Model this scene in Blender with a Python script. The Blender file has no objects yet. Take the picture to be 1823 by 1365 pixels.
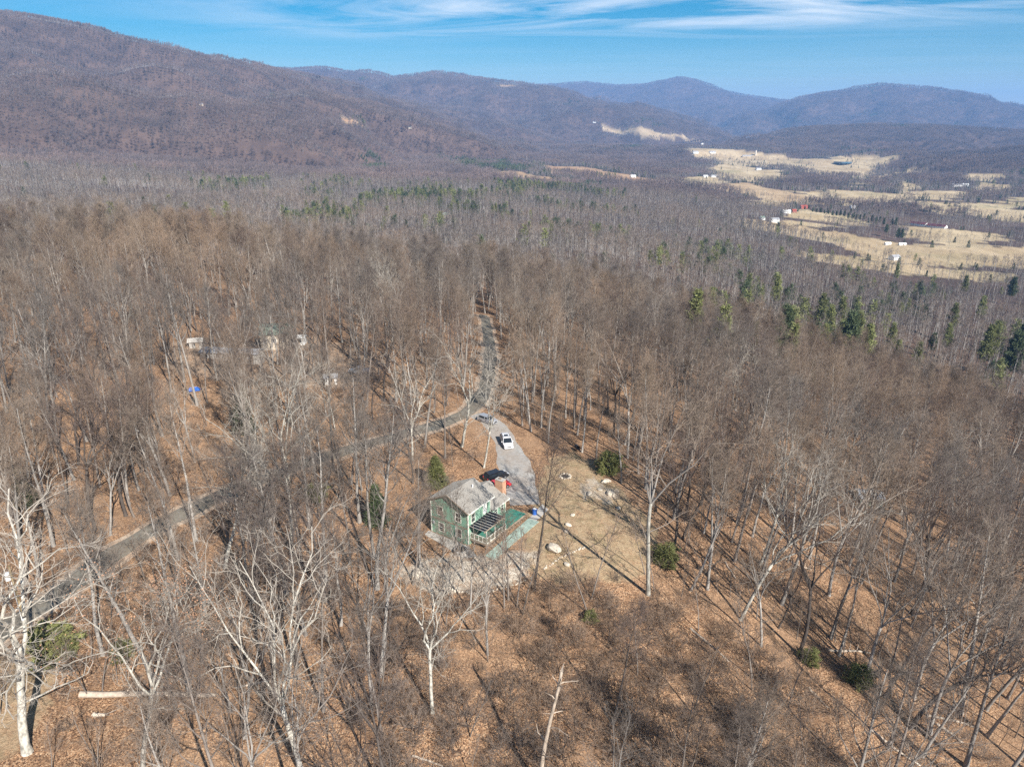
import bpy, bmesh, math, random
import numpy as np
from mathutils import Vector, Matrix, Euler
random.seed(7)
RNG = np.random.default_rng(7)
SC = bpy.context.scene
COL = SC.collection
R = math.radians
PI = math.pi

# ------------------------------------------------------------------ camera, sky, sun, exposure
CAM_H = 60.0
PITCH = R(20.3)
FPX = 1263.0                     # focal length in pixels of the 1823 px wide photograph
cam = bpy.data.cameras.new('camera')
camo = bpy.data.objects.new('camera', cam); COL.objects.link(camo)
camo.location = (0, 0, CAM_H)
camo.rotation_euler = (PI/2 - PITCH, 0, 0)
cam.sensor_width = 36.0
cam.lens = FPX*36.0/1823.0
cam.clip_start = 0.5
cam.clip_end = 60000
SC.camera = camo

SUN_EL = R(37)
SUN_AZ = R(33)                   # the sun stands behind the camera, this far to its right
SUN_DIR = Vector((math.sin(SUN_AZ)*math.cos(SUN_EL), -math.cos(SUN_AZ)*math.cos(SUN_EL), math.sin(SUN_EL)))
sun = bpy.data.lights.new('sun', 'SUN')
sun.energy = 5.0
sun.angle = R(0.5)
sun.color = (1.0, 0.955, 0.89)
suno = bpy.data.objects.new('sun', sun); COL.objects.link(suno)
suno.rotation_euler = SUN_DIR.to_track_quat('Z', 'Y').to_euler()

def nn(nt, typ, **kw):
    n = nt.nodes.new(typ)
    for k, v in kw.items():
        setattr(n, k, v)
    return n

W = bpy.data.worlds.new('World'); SC.world = W; W.use_nodes = True
nt = W.node_tree; nt.nodes.clear()
sky = nn(nt, 'ShaderNodeTexSky', sky_type='NISHITA', sun_disc=False)
sky.sun_elevation = SUN_EL
sky.sun_rotation = PI - SUN_AZ
sky.altitude = 400; sky.air_density = 1.0; sky.dust_density = 0.05; sky.ozone_density = 4.0
tc = nn(nt, 'ShaderNodeTexCoord')
sep = nn(nt, 'ShaderNodeSeparateXYZ'); nt.links.new(tc.outputs['Generated'], sep.inputs[0])
zc = nn(nt, 'ShaderNodeMath', operation='MAXIMUM'); nt.links.new(sep.outputs['Z'], zc.inputs[0]); zc.inputs[1].default_value = 0.02
dx = nn(nt, 'ShaderNodeMath', operation='DIVIDE'); nt.links.new(sep.outputs['X'], dx.inputs[0]); nt.links.new(zc.outputs[0], dx.inputs[1])
dy = nn(nt, 'ShaderNodeMath', operation='DIVIDE'); nt.links.new(sep.outputs['Y'], dy.inputs[0]); nt.links.new(zc.outputs[0], dy.inputs[1])
cmb = nn(nt, 'ShaderNodeCombineXYZ'); nt.links.new(dx.outputs[0], cmb.inputs[0]); nt.links.new(dy.outputs[0], cmb.inputs[1])
mp = nn(nt, 'ShaderNodeMapping'); nt.links.new(cmb.outputs[0], mp.inputs[0])
mp.inputs['Rotation'].default_value = (0, 0, R(-9)); mp.inputs['Scale'].default_value = (0.24, 0.55, 1); mp.inputs['Location'].default_value = (0.4, 0.3, 0)
n1 = nn(nt, 'ShaderNodeTexNoise'); n1.inputs['Scale'].default_value = 1.0; n1.inputs['Detail'].default_value = 12; n1.inputs['Roughness'].default_value = 0.6; n1.inputs['Distortion'].default_value = 0.9
nt.links.new(mp.outputs[0], n1.inputs[0])
cr = nn(nt, 'ShaderNodeMapRange'); cr.inputs['From Min'].default_value = 0.42; cr.inputs['From Max'].default_value = 0.68
nt.links.new(n1.outputs['Fac'], cr.inputs['Value'])
# the cirrus band lies nearer overhead than the horizon: fade it out towards the horizon
fd = nn(nt, 'ShaderNodeMapRange', interpolation_type='SMOOTHSTEP'); fd.inputs['From Min'].default_value = 0.088; fd.inputs['From Max'].default_value = 0.122
nt.links.new(sep.outputs['Z'], fd.inputs['Value'])
fd2 = nn(nt, 'ShaderNodeMath', operation='MULTIPLY_ADD'); nt.links.new(fd.outputs[0], fd2.inputs[0]); fd2.inputs[1].default_value = 0.93; fd2.inputs[2].default_value = 0.07
fx = nn(nt, 'ShaderNodeMapRange', interpolation_type='SMOOTHSTEP'); fx.inputs['From Min'].default_value = -0.5; fx.inputs['From Max'].default_value = -0.12; fx.inputs['To Min'].default_value = 0.12
nt.links.new(sep.outputs['X'], fx.inputs['Value'])
fm = nn(nt, 'ShaderNodeMath', operation='MULTIPLY'); nt.links.new(fd2.outputs[0], fm.inputs[0]); nt.links.new(fx.outputs[0], fm.inputs[1])
cm = nn(nt, 'ShaderNodeMath', operation='MULTIPLY'); nt.links.new(cr.outputs[0], cm.inputs[0]); nt.links.new(fm.outputs[0], cm.inputs[1])
mixc = nn(nt, 'ShaderNodeMix', data_type='RGBA'); nt.links.new(cm.outputs[0], mixc.inputs[0])
hs = nn(nt, 'ShaderNodeHueSaturation'); hs.inputs['Saturation'].default_value = 1.75; hs.inputs['Hue'].default_value = 0.489; hs.inputs['Value'].default_value = 1.0
nt.links.new(sky.outputs[0], hs.inputs['Color'])
nt.links.new(hs.outputs[0], mixc.inputs[6]); mixc.inputs[7].default_value = (12.2, 12.6, 13.0, 1)
bg = nn(nt, 'ShaderNodeBackground'); bg.inputs['Strength'].default_value = 0.05
wo = nn(nt, 'ShaderNodeOutputWorld')
nt.links.new(mixc.outputs[2], bg.inputs[0]); nt.links.new(bg.outputs[0], wo.inputs[0])

SC.view_settings.view_transform = 'Standard'
SC.view_settings.look = 'None'
SC.view_settings.gamma = 1.0
SC.view_settings.use_curve_mapping = False
SC.view_settings.exposure = 0.88
SC.render.engine = 'CYCLES'
cy = SC.cycles
cy.max_bounces = 4; cy.diffuse_bounces = 2; cy.glossy_bounces = 2; cy.transmission_bounces = 2
cy.volume_bounces = 1; cy.transparent_max_bounces = 4
cy.caustics_reflective = False; cy.caustics_refractive = False
cy.use_denoising = False
SC.render.use_persistent_data = False

# ------------------------------------------------------------------ small helpers
def tag(o, label=None, cat=None, group=None, kind=None):
    if label: o['label'] = label
    if cat: o['category'] = cat
    if group: o['group'] = group
    if kind: o['kind'] = kind
    return o

def empty(name, loc=(0, 0, 0), rz=0.0, label=None, cat=None, group=None):
    o = bpy.data.objects.new(name, None); COL.objects.link(o)
    o.location = loc; o.rotation_euler = (0, 0, rz)
    return tag(o, label, cat, group)

class MB:
    """collects vertices and faces of one mesh"""
    def __init__(s):
        s.v = []; s.f = []; s.n = 0; s.a = []
    def add(s, verts, faces, att=0.0):
        verts = np.asarray(verts, float).reshape(-1, 3)
        s.v.append(verts)
        s.f.extend([tuple(int(i)+s.n for i in f) for f in faces])
        a = np.full(len(verts), att) if np.isscalar(att) else np.asarray(att)
        s.a.append(a); s.n += len(verts)
    def box(s, c, d, rz=0.0, att=0.0):
        x, y, z = d[0]/2, d[1]/2, d[2]/2
        p = np.array([(i*x, j*y, k*z) for k in (-1, 1) for j in (-1, 1) for i in (-1, 1)])
        if rz:
            ca, sa = math.cos(rz), math.sin(rz)
            p = p @ np.array([[ca, sa, 0], [-sa, ca, 0], [0, 0, 1]])
        s.add(p+np.array(c), [(0, 2, 3, 1), (4, 5, 7, 6), (0, 1, 5, 4), (2, 6, 7, 3), (0, 4, 6, 2), (1, 3, 7, 5)], att)
    def bar(s, a, b, w, h=None):
        h = h or w
        a = np.array(a, float); b = np.array(b, float); d = b-a; L = np.linalg.norm(d); d /= L
        up = np.array([0, 0, 1.0]) if abs(d[2]) < 0.95 else np.array([1.0, 0, 0])
        x = np.cross(d, up); x /= np.linalg.norm(x); y = np.cross(x, d)
        p = [q + x*w/2*i + y*h/2*j for q in (a, b) for (i, j) in ((-1, -1), (1, -1), (1, 1), (-1, 1))]
        s.add(p, [(3, 2, 1, 0), (4, 5, 6, 7), (0, 1, 5, 4), (1, 2, 6, 5), (2, 3, 7, 6), (3, 0, 4, 7)])
    def tube(s, pts, rad, k, att=0.0, cap=True):
        pts = np.asarray(pts, float); n = len(pts)
        d = np.gradient(pts, axis=0); d /= (np.linalg.norm(d, axis=1)[:, None]+1e-9)
        ref = np.array([0.31, 0.95, 0.02]) if abs(d[0] @ np.array([0.31, 0.95, 0.02])) < 0.85 else np.array([0.9, -0.3, 0.3])
        x = np.cross(d, ref); x /= (np.linalg.norm(x, axis=1)[:, None]+1e-9); y = np.cross(d, x)
        an = np.arange(k)*2*PI/k
        rr = np.asarray(rad)[:, None, None]
        ring = pts[:, None, :] + rr*(np.cos(an)[None, :, None]*x[:, None, :] + np.sin(an)[None, :, None]*y[:, None, :])
        fs = [(i*k+j, i*k+(j+1) % k, (i+1)*k+(j+1) % k, (i+1)*k+j) for i in range(n-1) for j in range(k)]
        if cap: fs.append(tuple(range((n-1)*k, n*k)))
        a = att if np.isscalar(att) else np.repeat(np.asarray(att), k)
        s.add(ring.reshape(-1, 3), fs, a)
    def spikes(s, base, tip, w, att=1.0):
        """thin three-sided twigs"""
        base = np.asarray(base, float); tip = np.asarray(tip, float); w = np.asarray(w, float)
        if len(base) == 0: return
        d = tip-base; d /= (np.linalg.norm(d, axis=1)[:, None]+1e-9)
        ref = np.array([0.36, 0.48, 0.8])
        x = np.cross(d, ref); x /= (np.linalg.norm(x, axis=1)[:, None]+1e-9); y = np.cross(d, x)
        vs = [base + w[:, None]*(math.cos(a)*x+math.sin(a)*y) for a in (0, 2.094, 4.189)] + [tip]
        v = np.stack(vs, 1).reshape(-1, 3); n = len(base)
        b = np.arange(n)*4
        f = np.concatenate([np.stack([b, b+1, b+3], 1), np.stack([b+1, b+2, b+3], 1), np.stack([b+2, b, b+3], 1)])
        s.add(v, [], att); off = s.n-len(v)
        s.f.extend(map(tuple, (f+off).tolist()))
    def mesh(s, name, mats, smooth=False):
        me = bpy.data.meshes.new(name)
        V = np.concatenate(s.v) if s.v else np.zeros((0, 3))
        me.from_pydata(V.tolist(), [], s.f)
        at = me.attributes.new('thin', 'FLOAT', 'POINT'); at.data.foreach_set('value', np.concatenate(s.a).astype(np.float32))
        for m in (mats if isinstance(mats, (list, tuple)) else [mats]): me.materials.append(m)
        if smooth: me.polygons.foreach_set('use_smooth', [True]*len(me.polygons))
        me.update()
        return me

def part(name, mb, mat, parent=None, smooth=False, loc=None):
    o = bpy.data.objects.new(name, mb.mesh(name, mat, smooth)); COL.objects.link(o)
    if parent: o.parent = parent
    if loc is not None: o.location = loc
    return o

def boxpart(name, c, d, mat, parent=None, bev=0.0):
    mb = MB(); mb.box(c, d); o = part(name, mb, mat, parent)
    return o

def copy_tree(o, parent=None):
    c = o.copy(); COL.objects.link(c)
    if parent is not None: c.parent = parent
    for ch in o.children: copy_tree(ch, c)
    return c

# ------------------------------------------------------------------ materials
def mat(name, col, rough=0.8, noise=0.0, scale=3.0, metallic=0.0, spec=0.3, rnd=0.0, bump=0.0, coat=0.0):
    m = bpy.data.materials.new(name); m.use_nodes = True
    nt = m.node_tree; b = nt.nodes['Principled BSDF']
    b.inputs['Roughness'].default_value = rough; b.inputs['Metallic'].default_value = metallic
    b.inputs['Specular IOR Level'].default_value = spec
    b.inputs['Coat Weight'].default_value = coat
    src = nn(nt, 'ShaderNodeRGB'); src.outputs[0].default_value = (*col, 1)
    out = src.outputs[0]
    if noise > 0:
        tcn = nn(nt, 'ShaderNodeTexCoord')
        nz = nn(nt, 'ShaderNodeTexNoise'); nz.inputs['Scale'].default_value = scale; nz.inputs['Detail'].default_value = 6; nz.inputs['Roughness'].default_value = 0.65
        nt.links.new(tcn.outputs['Object'], nz.inputs[0])
        mr = nn(nt, 'ShaderNodeMapRange'); mr.inputs['From Min'].default_value = 0.3; mr.inputs['From Max'].default_value = 0.7
        mr.inputs['To Min'].default_value = 1-noise; mr.inputs['To Max'].default_value = 1+noise
        nt.links.new(nz.outputs['Fac'], mr.inputs['Value'])
        mm = nn(nt, 'ShaderNodeVectorMath', operation='SCALE'); nt.links.new(out, mm.inputs[0]); nt.links.new(mr.outputs[0], mm.inputs['Scale'])
        out = mm.outputs[0]
        if bump:
            bp = nn(nt, 'ShaderNodeBump'); bp.inputs['Strength'].default_value = bump; bp.inputs['Distance'].default_value = 0.05
            nt.links.new(nz.outputs['Fac'], bp.inputs['Height']); nt.links.new(bp.outputs[0], b.inputs['Normal'])
    if rnd > 0:
        oi = nn(nt, 'ShaderNodeObjectInfo')
        mr = nn(nt, 'ShaderNodeMapRange'); mr.inputs['To Min'].default_value = 1-rnd; mr.inputs['To Max'].default_value = 1+rnd
        nt.links.new(oi.outputs['Random'], mr.inputs['Value'])
        mm = nn(nt, 'ShaderNodeVectorMath', operation='SCALE'); nt.links.new(out, mm.inputs[0]); nt.links.new(mr.outputs[0], mm.inputs['Scale'])
        out = mm.outputs[0]
    nt.links.new(out, b.inputs['Base Color'])
    return m

def wood_mat(name, bark, twig, twig2=None, rnd=0.2, mottled=0.25):
    """bark on the thick wood, twig colour on the thin wood (mesh attribute 'thin'); every tree varies a little"""
    m = bpy.data.materials.new(name); m.use_nodes = True
    nt = m.node_tree; b = nt.nodes['Principled BSDF']; b.inputs['Roughness'].default_value = 0.85
    b.inputs['Specular IOR Level'].default_value = 0.15
    at = nn(nt, 'ShaderNodeAttribute', attribute_name='thin')
    oi = nn(nt, 'ShaderNodeObjectInfo')
    tw = nn(nt, 'ShaderNodeMix', data_type='RGBA'); tw.inputs[6].default_value = (*twig, 1); tw.inputs[7].default_value = (*(twig2 or twig), 1)
    nl_ = nn(nt, 'ShaderNodeTexNoise'); nl_.inputs['Scale'].default_value = 0.011; nl_.inputs['Detail'].default_value = 3
    nt.links.new(oi.outputs['Location'], nl_.inputs[0])
    nr_ = nn(nt, 'ShaderNodeMapRange'); nr_.inputs['From Min'].default_value = 0.36; nr_.inputs['From Max'].default_value = 0.64; nr_.inputs['To Min'].default_value = -0.35; nr_.inputs['To Max'].default_value = 0.85; nt.links.new(nl_.outputs['Fac'], nr_.inputs['Value'])
    ad_ = nn(nt, 'ShaderNodeMath', operation='MULTIPLY_ADD', use_clamp=True); nt.links.new(oi.outputs['Random'], ad_.inputs[0]); ad_.inputs[1].default_value = 0.5; nt.links.new(nr_.outputs[0], ad_.inputs[2])
    nt.links.new(ad_.outputs[0], tw.inputs[0])
    tcn = nn(nt, 'ShaderNodeTexCoord')
    mpn = nn(nt, 'ShaderNodeMapping'); mpn.inputs['Scale'].default_value = (1, 1, 0.35); nt.links.new(tcn.outputs['Object'], mpn.inputs[0])
    nz = nn(nt, 'ShaderNodeTexNoise'); nz.inputs['Scale'].default_value = 3.5; nz.inputs['Detail'].default_value = 5; nz.inputs['Roughness'].default_value = 0.7
    nt.links.new(mpn.outputs[0], nz.inputs[0])
    mr = nn(nt, 'ShaderNodeMapRange'); mr.inputs['From Min'].default_value = 0.3; mr.inputs['From Max'].default_value = 0.7
    mr.inputs['To Min'].default_value = 1-mottled*1.3; mr.inputs['To Max'].default_value = 1+mottled
    nt.links.new(nz.outputs['Fac'], mr.inputs['Value'])
    bk = nn(nt, 'ShaderNodeVectorMath', operation='SCALE'); bk.inputs[0].default_value = bark; nt.links.new(mr.outputs[0], bk.inputs['Scale'])
    mx = nn(nt, 'ShaderNodeMix', data_type='RGBA'); nt.links.new(at.outputs['Fac'], mx.inputs[0]); nt.links.new(bk.outputs[0], mx.inputs[6]); nt.links.new(tw.outputs[2], mx.inputs[7])
    r2 = nn(nt, 'ShaderNodeMath', operation='MULTIPLY'); nt.links.new(oi.outputs['Random'], r2.inputs[0]); r2.inputs[1].default_value = 7.31
    r3 = nn(nt, 'ShaderNodeMath', operation='FRACT'); nt.links.new(r2.outputs[0], r3.inputs[0])
    mr2 = nn(nt, 'ShaderNodeMapRange'); mr2.inputs['To Min'].default_value = 1-rnd; mr2.inputs['To Max'].default_value = 1+rnd
    nt.links.new(r3.outputs[0], mr2.inputs['Value'])
    sc = nn(nt, 'ShaderNodeVectorMath', operation='SCALE'); nt.links.new(mx.outputs[2], sc.inputs[0]); nt.links.new(mr2.outputs[0], sc.inputs['Scale'])
    nt.links.new(sc.outputs[0], b.inputs['Base Color'])
    return m

M = {}
M['wood_grey'] = wood_mat('grey_bark', (0.31, 0.285, 0.255), (0.155, 0.135, 0.118), (0.22, 0.165, 0.12))
M['wood_brown'] = wood_mat('brown_bark', (0.21, 0.18, 0.155), (0.135, 0.112, 0.097), (0.225, 0.16, 0.112))
M['wood_pale'] = wood_mat('pale_bark', (0.45, 0.425, 0.365), (0.30, 0.265, 0.22), (0.27, 0.23, 0.19), rnd=0.2, mottled=0.55)
M['wood_dark'] = wood_mat('dark_bark', (0.09, 0.075, 0.065), (0.10, 0.08, 0.07), (0.14, 0.10, 0.08))
M['brush'] = wood_mat('brush_stems', (0.17, 0.135, 0.115), (0.155, 0.125, 0.105), (0.225, 0.155, 0.105), rnd=0.3)
M['far_wood'] = wood_mat('distant_trees', (0.30, 0.28, 0.26), (0.115, 0.10, 0.092), (0.20, 0.145, 0.108), rnd=0.25)
M['wood_snag'] = wood_mat('dead_wood', (0.40, 0.33, 0.26), (0.3, 0.25, 0.2), mottled=0.45)
M['far_wood2'] = wood_mat('mountain_trees', (0.23, 0.205, 0.19), (0.12, 0.095, 0.088), (0.165, 0.118, 0.10), rnd=0.25)
M['needle'] = mat('pine_needles', (0.155, 0.165, 0.06), 0.7, 0.35, 1.2, rnd=0.3)
M['needle_dark'] = mat('cedar_needles', (0.06, 0.08, 0.035), 0.7, 0.35, 1.2, rnd=0.3)
M['bush_green'] = mat('bush_leaves', (0.14, 0.145, 0.05), 0.7, 0.4, 1.5, rnd=0.25)
M['dry_leaf'] = mat('dry_leaves', (0.40, 0.22, 0.13), 0.8, 0.3, 2.0)
M['wall'] = mat('green_siding', (0.23, 0.385, 0.285), 0.6, 0.05, 1.0)
M['trimw'] = mat('pale_trim', (0.72, 0.70, 0.62), 0.6, 0.06, 2.0)
M['white'] = mat('white_paint', (0.78, 0.78, 0.76), 0.5, 0.05, 2.0)
M['shingle'] = mat('grey_shingles', (0.285, 0.265, 0.235), 0.9, 0.22, 5.0, bump=0.4)
M['glass'] = mat('window_glass', (0.02, 0.025, 0.03), 0.08, spec=0.6)
M['curtain'] = mat('white_curtain', (0.7, 0.7, 0.68), 0.8)
M['deck'] = mat('green_deck_boards', (0.05, 0.20, 0.15), 0.7, 0.3, 1.6)
M['patio'] = mat('pale_green_slab', (0.30, 0.38, 0.32), 0.8, 0.35, 1.2)
M['dark_cloth'] = mat('black_mesh_cloth', (0.012, 0.014, 0.022), 0.6)
M['timber'] = mat('weathered_timber', (0.30, 0.23, 0.17), 0.8, 0.2, 4.0)
M['brick'] = mat('tan_brick', (0.52, 0.31, 0.20), 0.85, 0.18, 8.0)
M['concrete'] = mat('grey_concrete', (0.42, 0.39, 0.35), 0.85, 0.15, 3.0)
M['carwhite'] = mat('white_car_paint', (0.78, 0.78, 0.79), 0.25, spec=0.5, coat=0.5)
M['carblack'] = mat('black_car_paint', (0.012, 0.012, 0.015), 0.25, spec=0.5, coat=0.5)
M['carred'] = mat('red_car_paint', (0.55, 0.035, 0.045), 0.3, spec=0.5, coat=0.5)
M['cargrey'] = mat('grey_car_paint', (0.30, 0.31, 0.33), 0.3, spec=0.5, coat=0.5)
M['rubber'] = mat('tyre_rubber', (0.02, 0.02, 0.02), 0.8)
M['chrome'] = mat('alloy', (0.5, 0.5, 0.52), 0.3, metallic=0.8)
M['lamp'] = mat('headlight_glass', (0.55, 0.56, 0.58), 0.15, spec=0.6)
M['blue'] = mat('blue_plastic', (0.035, 0.12, 0.42), 0.45)
M['stone'] = mat('pale_rock', (0.52, 0.45, 0.36), 0.9, 0.3, 3.0, rnd=0.15, bump=0.5)
M['darkrock'] = mat('ash', (0.05, 0.045, 0.04), 0.9)
M['log'] = mat('bleached_log', (0.46, 0.38, 0.30), 0.9, 0.3, 2.5, rnd=0.2)
M['pole'] = mat('pole_wood', (0.33, 0.25, 0.14), 0.85, 0.15, 3.0)
M['metal'] = mat('galvanised_metal', (0.55, 0.56, 0.58), 0.4, metallic=0.4)
M['redroof'] = mat('dark_red_roof', (0.11, 0.035, 0.04), 0.6, 0.15, 1.0)
M['redbarn'] = mat('red_barn_wall', (0.33, 0.07, 0.045), 0.7, 0.15, 1.0)
M['greyroof'] = mat('grey_roof', (0.30, 0.30, 0.31), 0.6, 0.1, 1.0)
M['greenroof'] = mat('faded_green_roof', (0.19, 0.25, 0.20), 0.7, 0.15, 1.0)
M['tanwall'] = mat('tan_wall', (0.50, 0.43, 0.34), 0.8, 0.1, 1.0)
M['silo'] = mat('silo_concrete', (0.60, 0.52, 0.42), 0.8, 0.1, 1.0)
M['water'] = mat('pond_water', (0.06, 0.12, 0.17), 0.05, spec=0.6)

# ------------------------------------------------------------------ terrain height
def px_ray(u, v):
    a = (v-682.5)/FPX; x = (u-911.5)/FPX
    return np.array([x, math.cos(PITCH)-a*math.sin(PITCH), -(math.sin(PITCH)+a*math.cos(PITCH))])

NEAR = np.array([
    (-7, 98, 0), (-12, 92, -.3), (2, 104, .2), (0, 54, -5.5), (20, 75, -3.2), (10, 88, -.6), (22, 100, -1.5), (-25, 70, -1), (-50, 60, 0), (-60, 110, 1), (-30, 100, .5),
    (0, 125, 0), (0, 150, .3), (40, 70, -8), (40, 110, -4), (70, 90, -14), (60, 50, -12), (90, 120, -18), (60, 150, -9), (30, 160, -3), (-60, 150, 2.5), (-110, 130, 4), (-120, 60, 4),
    (100, 60, -20), (130, 100, -25), (-40, 20, 0), (30, 20, -8), (0, 0, -5), (-100, -60, 4), (0, -100, -3), (100, -60, -18), (-150, 0, 5), (160, 0, -26)], float)
def _phi(r2):
    return 0.5*r2*np.log(r2+1e-12)
_cp = NEAR[:, :2]/60.0; _n = len(NEAR)
_A = np.zeros((_n+3, _n+3))
_A[:_n, :_n] = _phi(((_cp[:, None]-_cp[None])**2).sum(-1)) + np.eye(_n)*0.01
_A[:_n, _n] = 1; _A[:_n, _n+1:] = _cp; _A[_n, :_n] = 1; _A[_n+1:, :_n] = _cp.T
_w = np.linalg.solve(_A, np.concatenate([NEAR[:, 2], np.zeros(3)]))
# the lie of the land beyond, by bearing and distance from the clearing's drone point
BR = np.array([-180, -120, -65, -36, -26, -14, 0, 12.8, 25, 36, 65, 120, 180.])
BD = np.array([50, 100, 150, 250, 400, 600, 900, 1300, 2000, 3000, 5000, 9000, 17000.])
BZ = np.array([
    [0, 0, 0, 0, 0, 0, 0, 0, 0, 0, 0, 0, 0],
    [3, 5, 6, 10, 15, 20, 20, 20, 20, 20, 20, 20, 20],
    [3, 5, 6, 10, 14, 10, 10, 20, 40, 60, 60, 20, 0],
    [1, 3, 4, 6, 7, -12, -24, -16, -5, -5, -40, -80, -100],
    [0, 2, 3, 4, 5, -18, -38, -42, -30, -25, -50, -85, -100],
    [-2, 0, 2, -1, -14, -38, -52, -60, -58, -50, -60, -90, -100],
    [-5, 0, 0, -9, -26, -44, -58, -68, -77, -83, -80, -95, -100],
    [-7, -3, -5, -14, -38, -58, -75, -86, -93, -96, -95, -100, -100],
    [-9, -10, -18, -32, -55, -80, -98, -101, -103, -104, -104, -104, -104],
    [-11, -17, -27, -45, -68, -90, -100, -102, -103, -104, -104, -104, -104],
    [-12, -20, -30, -48, -75, -95, -102, -104, -104, -104, -104, -104, -104],
    [-6, -12, -20, -35, -60, -85, -100, -104, -104, -104, -104, -104, -104],
    [0, 0, 0, 0, 0, 0, 0, 0, 0, 0, 0, 0, 0]], float)
_ta = np.linspace(-180, 180, 721); _tl = np.linspace(math.log(50), math.log(17000), 400)
_T = np.array([np.interp(_tl, np.log(BD), row) for row in BZ])
_T = np.array([np.interp(_ta, BR, _T[:, j]) for j in range(400)]).T
def _blur(T, k, ax):
    g = np.exp(-0.5*(np.arange(-3*k, 3*k+1)/k)**2); g /= g.sum()
    pad = [(0, 0), (0, 0)]; pad[ax] = (3*k, 3*k); Tp = np.pad(T, pad, mode='edge')
    return np.apply_along_axis(lambda v: np.convolve(v, g, 'valid'), ax, Tp)
_T = _blur(_blur(_T, 7, 0), 12, 1)
def base_z(x, y):
    r = np.maximum(np.hypot(x, y), 50.0); a = np.degrees(np.arctan2(x, y))
    fa = np.clip((a+180)*2, 0, 719.999); fl = np.clip((np.log(r)-_tl[0])/(_tl[1]-_tl[0]), 0, 398.999)
    i = fa.astype(int); j = fl.astype(int); u = fa-i; v = fl-j
    far = (_T[i, j]*(1-u)*(1-v)+_T[i+1, j]*u*(1-v)+_T[i, j+1]*(1-u)*v+_T[i+1, j+1]*u*v)
    k = np.clip((r-110)/60, 0, 1); k = k*k*(3-2*k); out = far.copy()
    m = k < 1
    if m.any():
        q = np.stack([x[m], y[m]], -1)/60.0
        nz = _phi(((q[:, None]-_cp[None])**2).sum(-1)) @ _w[:_n] + _w[_n] + q @ _w[_n+1:]
        out[m] = far[m]*k[m]+nz*(1-k[m])
    return out
_rw = np.random.default_rng(3)
def waves(x, y, wl, n=10, seed=0):
    g = np.random.default_rng(seed); out = 0
    for i in range(n):
        a = g.uniform(0, PI); k = 2*PI/(wl*g.uniform(0.6, 1.6)); ph = g.uniform(0, 2*PI)
        out = out + np.sin((x*math.cos(a)+y*math.sin(a))*k + ph)
    return out/math.sqrt(n)

def ridge_pts(lst):
    out = []
    for u, v, Y in lst:
        r = px_ray(u, v); s = Y/r[1]
        out.append((r[0]*s, Y, CAM_H + r[2]*s))
    return np.array(out)
RIDGES = [
    (ridge_pts([(-900, -80, 2700), (-300, -22, 2900), (0, 27, 3000), (150, 58, 3400), (330, 99, 3900), (530, 134, 4600), (700, 176, 5100), (870, 226, 5600), (960, 250, 5900)]), 0.285),
    (ridge_pts([(300, 120, 7800), (530, 126, 7200), (570, 123, 7100), (600, 136, 7000), (650, 129, 6900), (700, 141, 6800), (780, 131, 6600), (870, 145, 6400), (970, 156, 6100), (1100, 194, 5800), (1250, 232, 5500), (1340, 254, 5300)]), 0.27),
    (ridge_pts([(900, 160, 11500), (960, 153, 11500), (1040, 148, 11300), (1100, 154, 11000), (1160, 152, 10800), (1210, 140, 10600), (1260, 158, 10500), (1330, 172, 10400), (1390, 180, 10400), (1430, 182, 10600), (1560, 186, 11000)]), 0.32),
    (ridge_pts([(1130, 225, 8800), (1200, 190, 9000), (1270, 184, 9000), (1330, 192, 8900), (1400, 205, 8600)]), 0.33),
    (ridge_pts([(1370, 235, 7400), (1430, 194, 7700), (1480, 170, 7800), (1530, 157, 7900), (1570, 152, 7900), (1640, 157, 7800), (1700, 168, 7700), (1760, 183, 7600), (1823, 192, 7500), (2000, 215, 7300)]), 0.30),
    (ridge_pts([(1560, 215, 6600), (1620, 192, 6900), (1690, 178, 7200)]), 0.33),
    (ridge_pts([(1330, 265, 4300), (1390, 247, 4300), (1440, 235, 4300), (1490, 227, 4200), (1560, 224, 4200), (1650, 226, 4100), (1740, 231, 4100), (1823, 235, 4000), (2100, 235, 3900)]), 0.20),
    (ridge_pts([(1560, 294, 2900), (1640, 278, 2900), (1740, 272, 2900), (1850, 262, 2800), (2100, 262, 2700)]), 0.16),
    (ridge_pts([(860, 292, 3600), (1000, 262, 3800), (1130, 262, 3700), (1200, 268, 3500)]), 0.10),
]
def ridge_z(x, y, pts, slope, seed):
    best = np.full(x.shape, -1e9)
    wob = 0.7*waves(x, y, 950, 8, 40+seed) + 0.35*waves(x, y, 380, 8, 60+seed)
    wob = np.clip(wob, -0.55, 1.6)
    for a, b in zip(pts[:-1], pts[1:]):
        ab = b[:2]-a[:2]
        t = np.clip(((x-a[0])*ab[0]+(y-a[1])*ab[1])/(ab@ab), 0, 1)
        d = np.hypot(x-a[0]-t*ab[0], y-a[1]-t*ab[1])
        de = np.sqrt(d*d+70**2)-70
        z = a[2]+t*(b[2]-a[2]) - slope*de - np.minimum(de*0.19, 100)*wob
        best = np.maximum(best, z)
    return best
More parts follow.
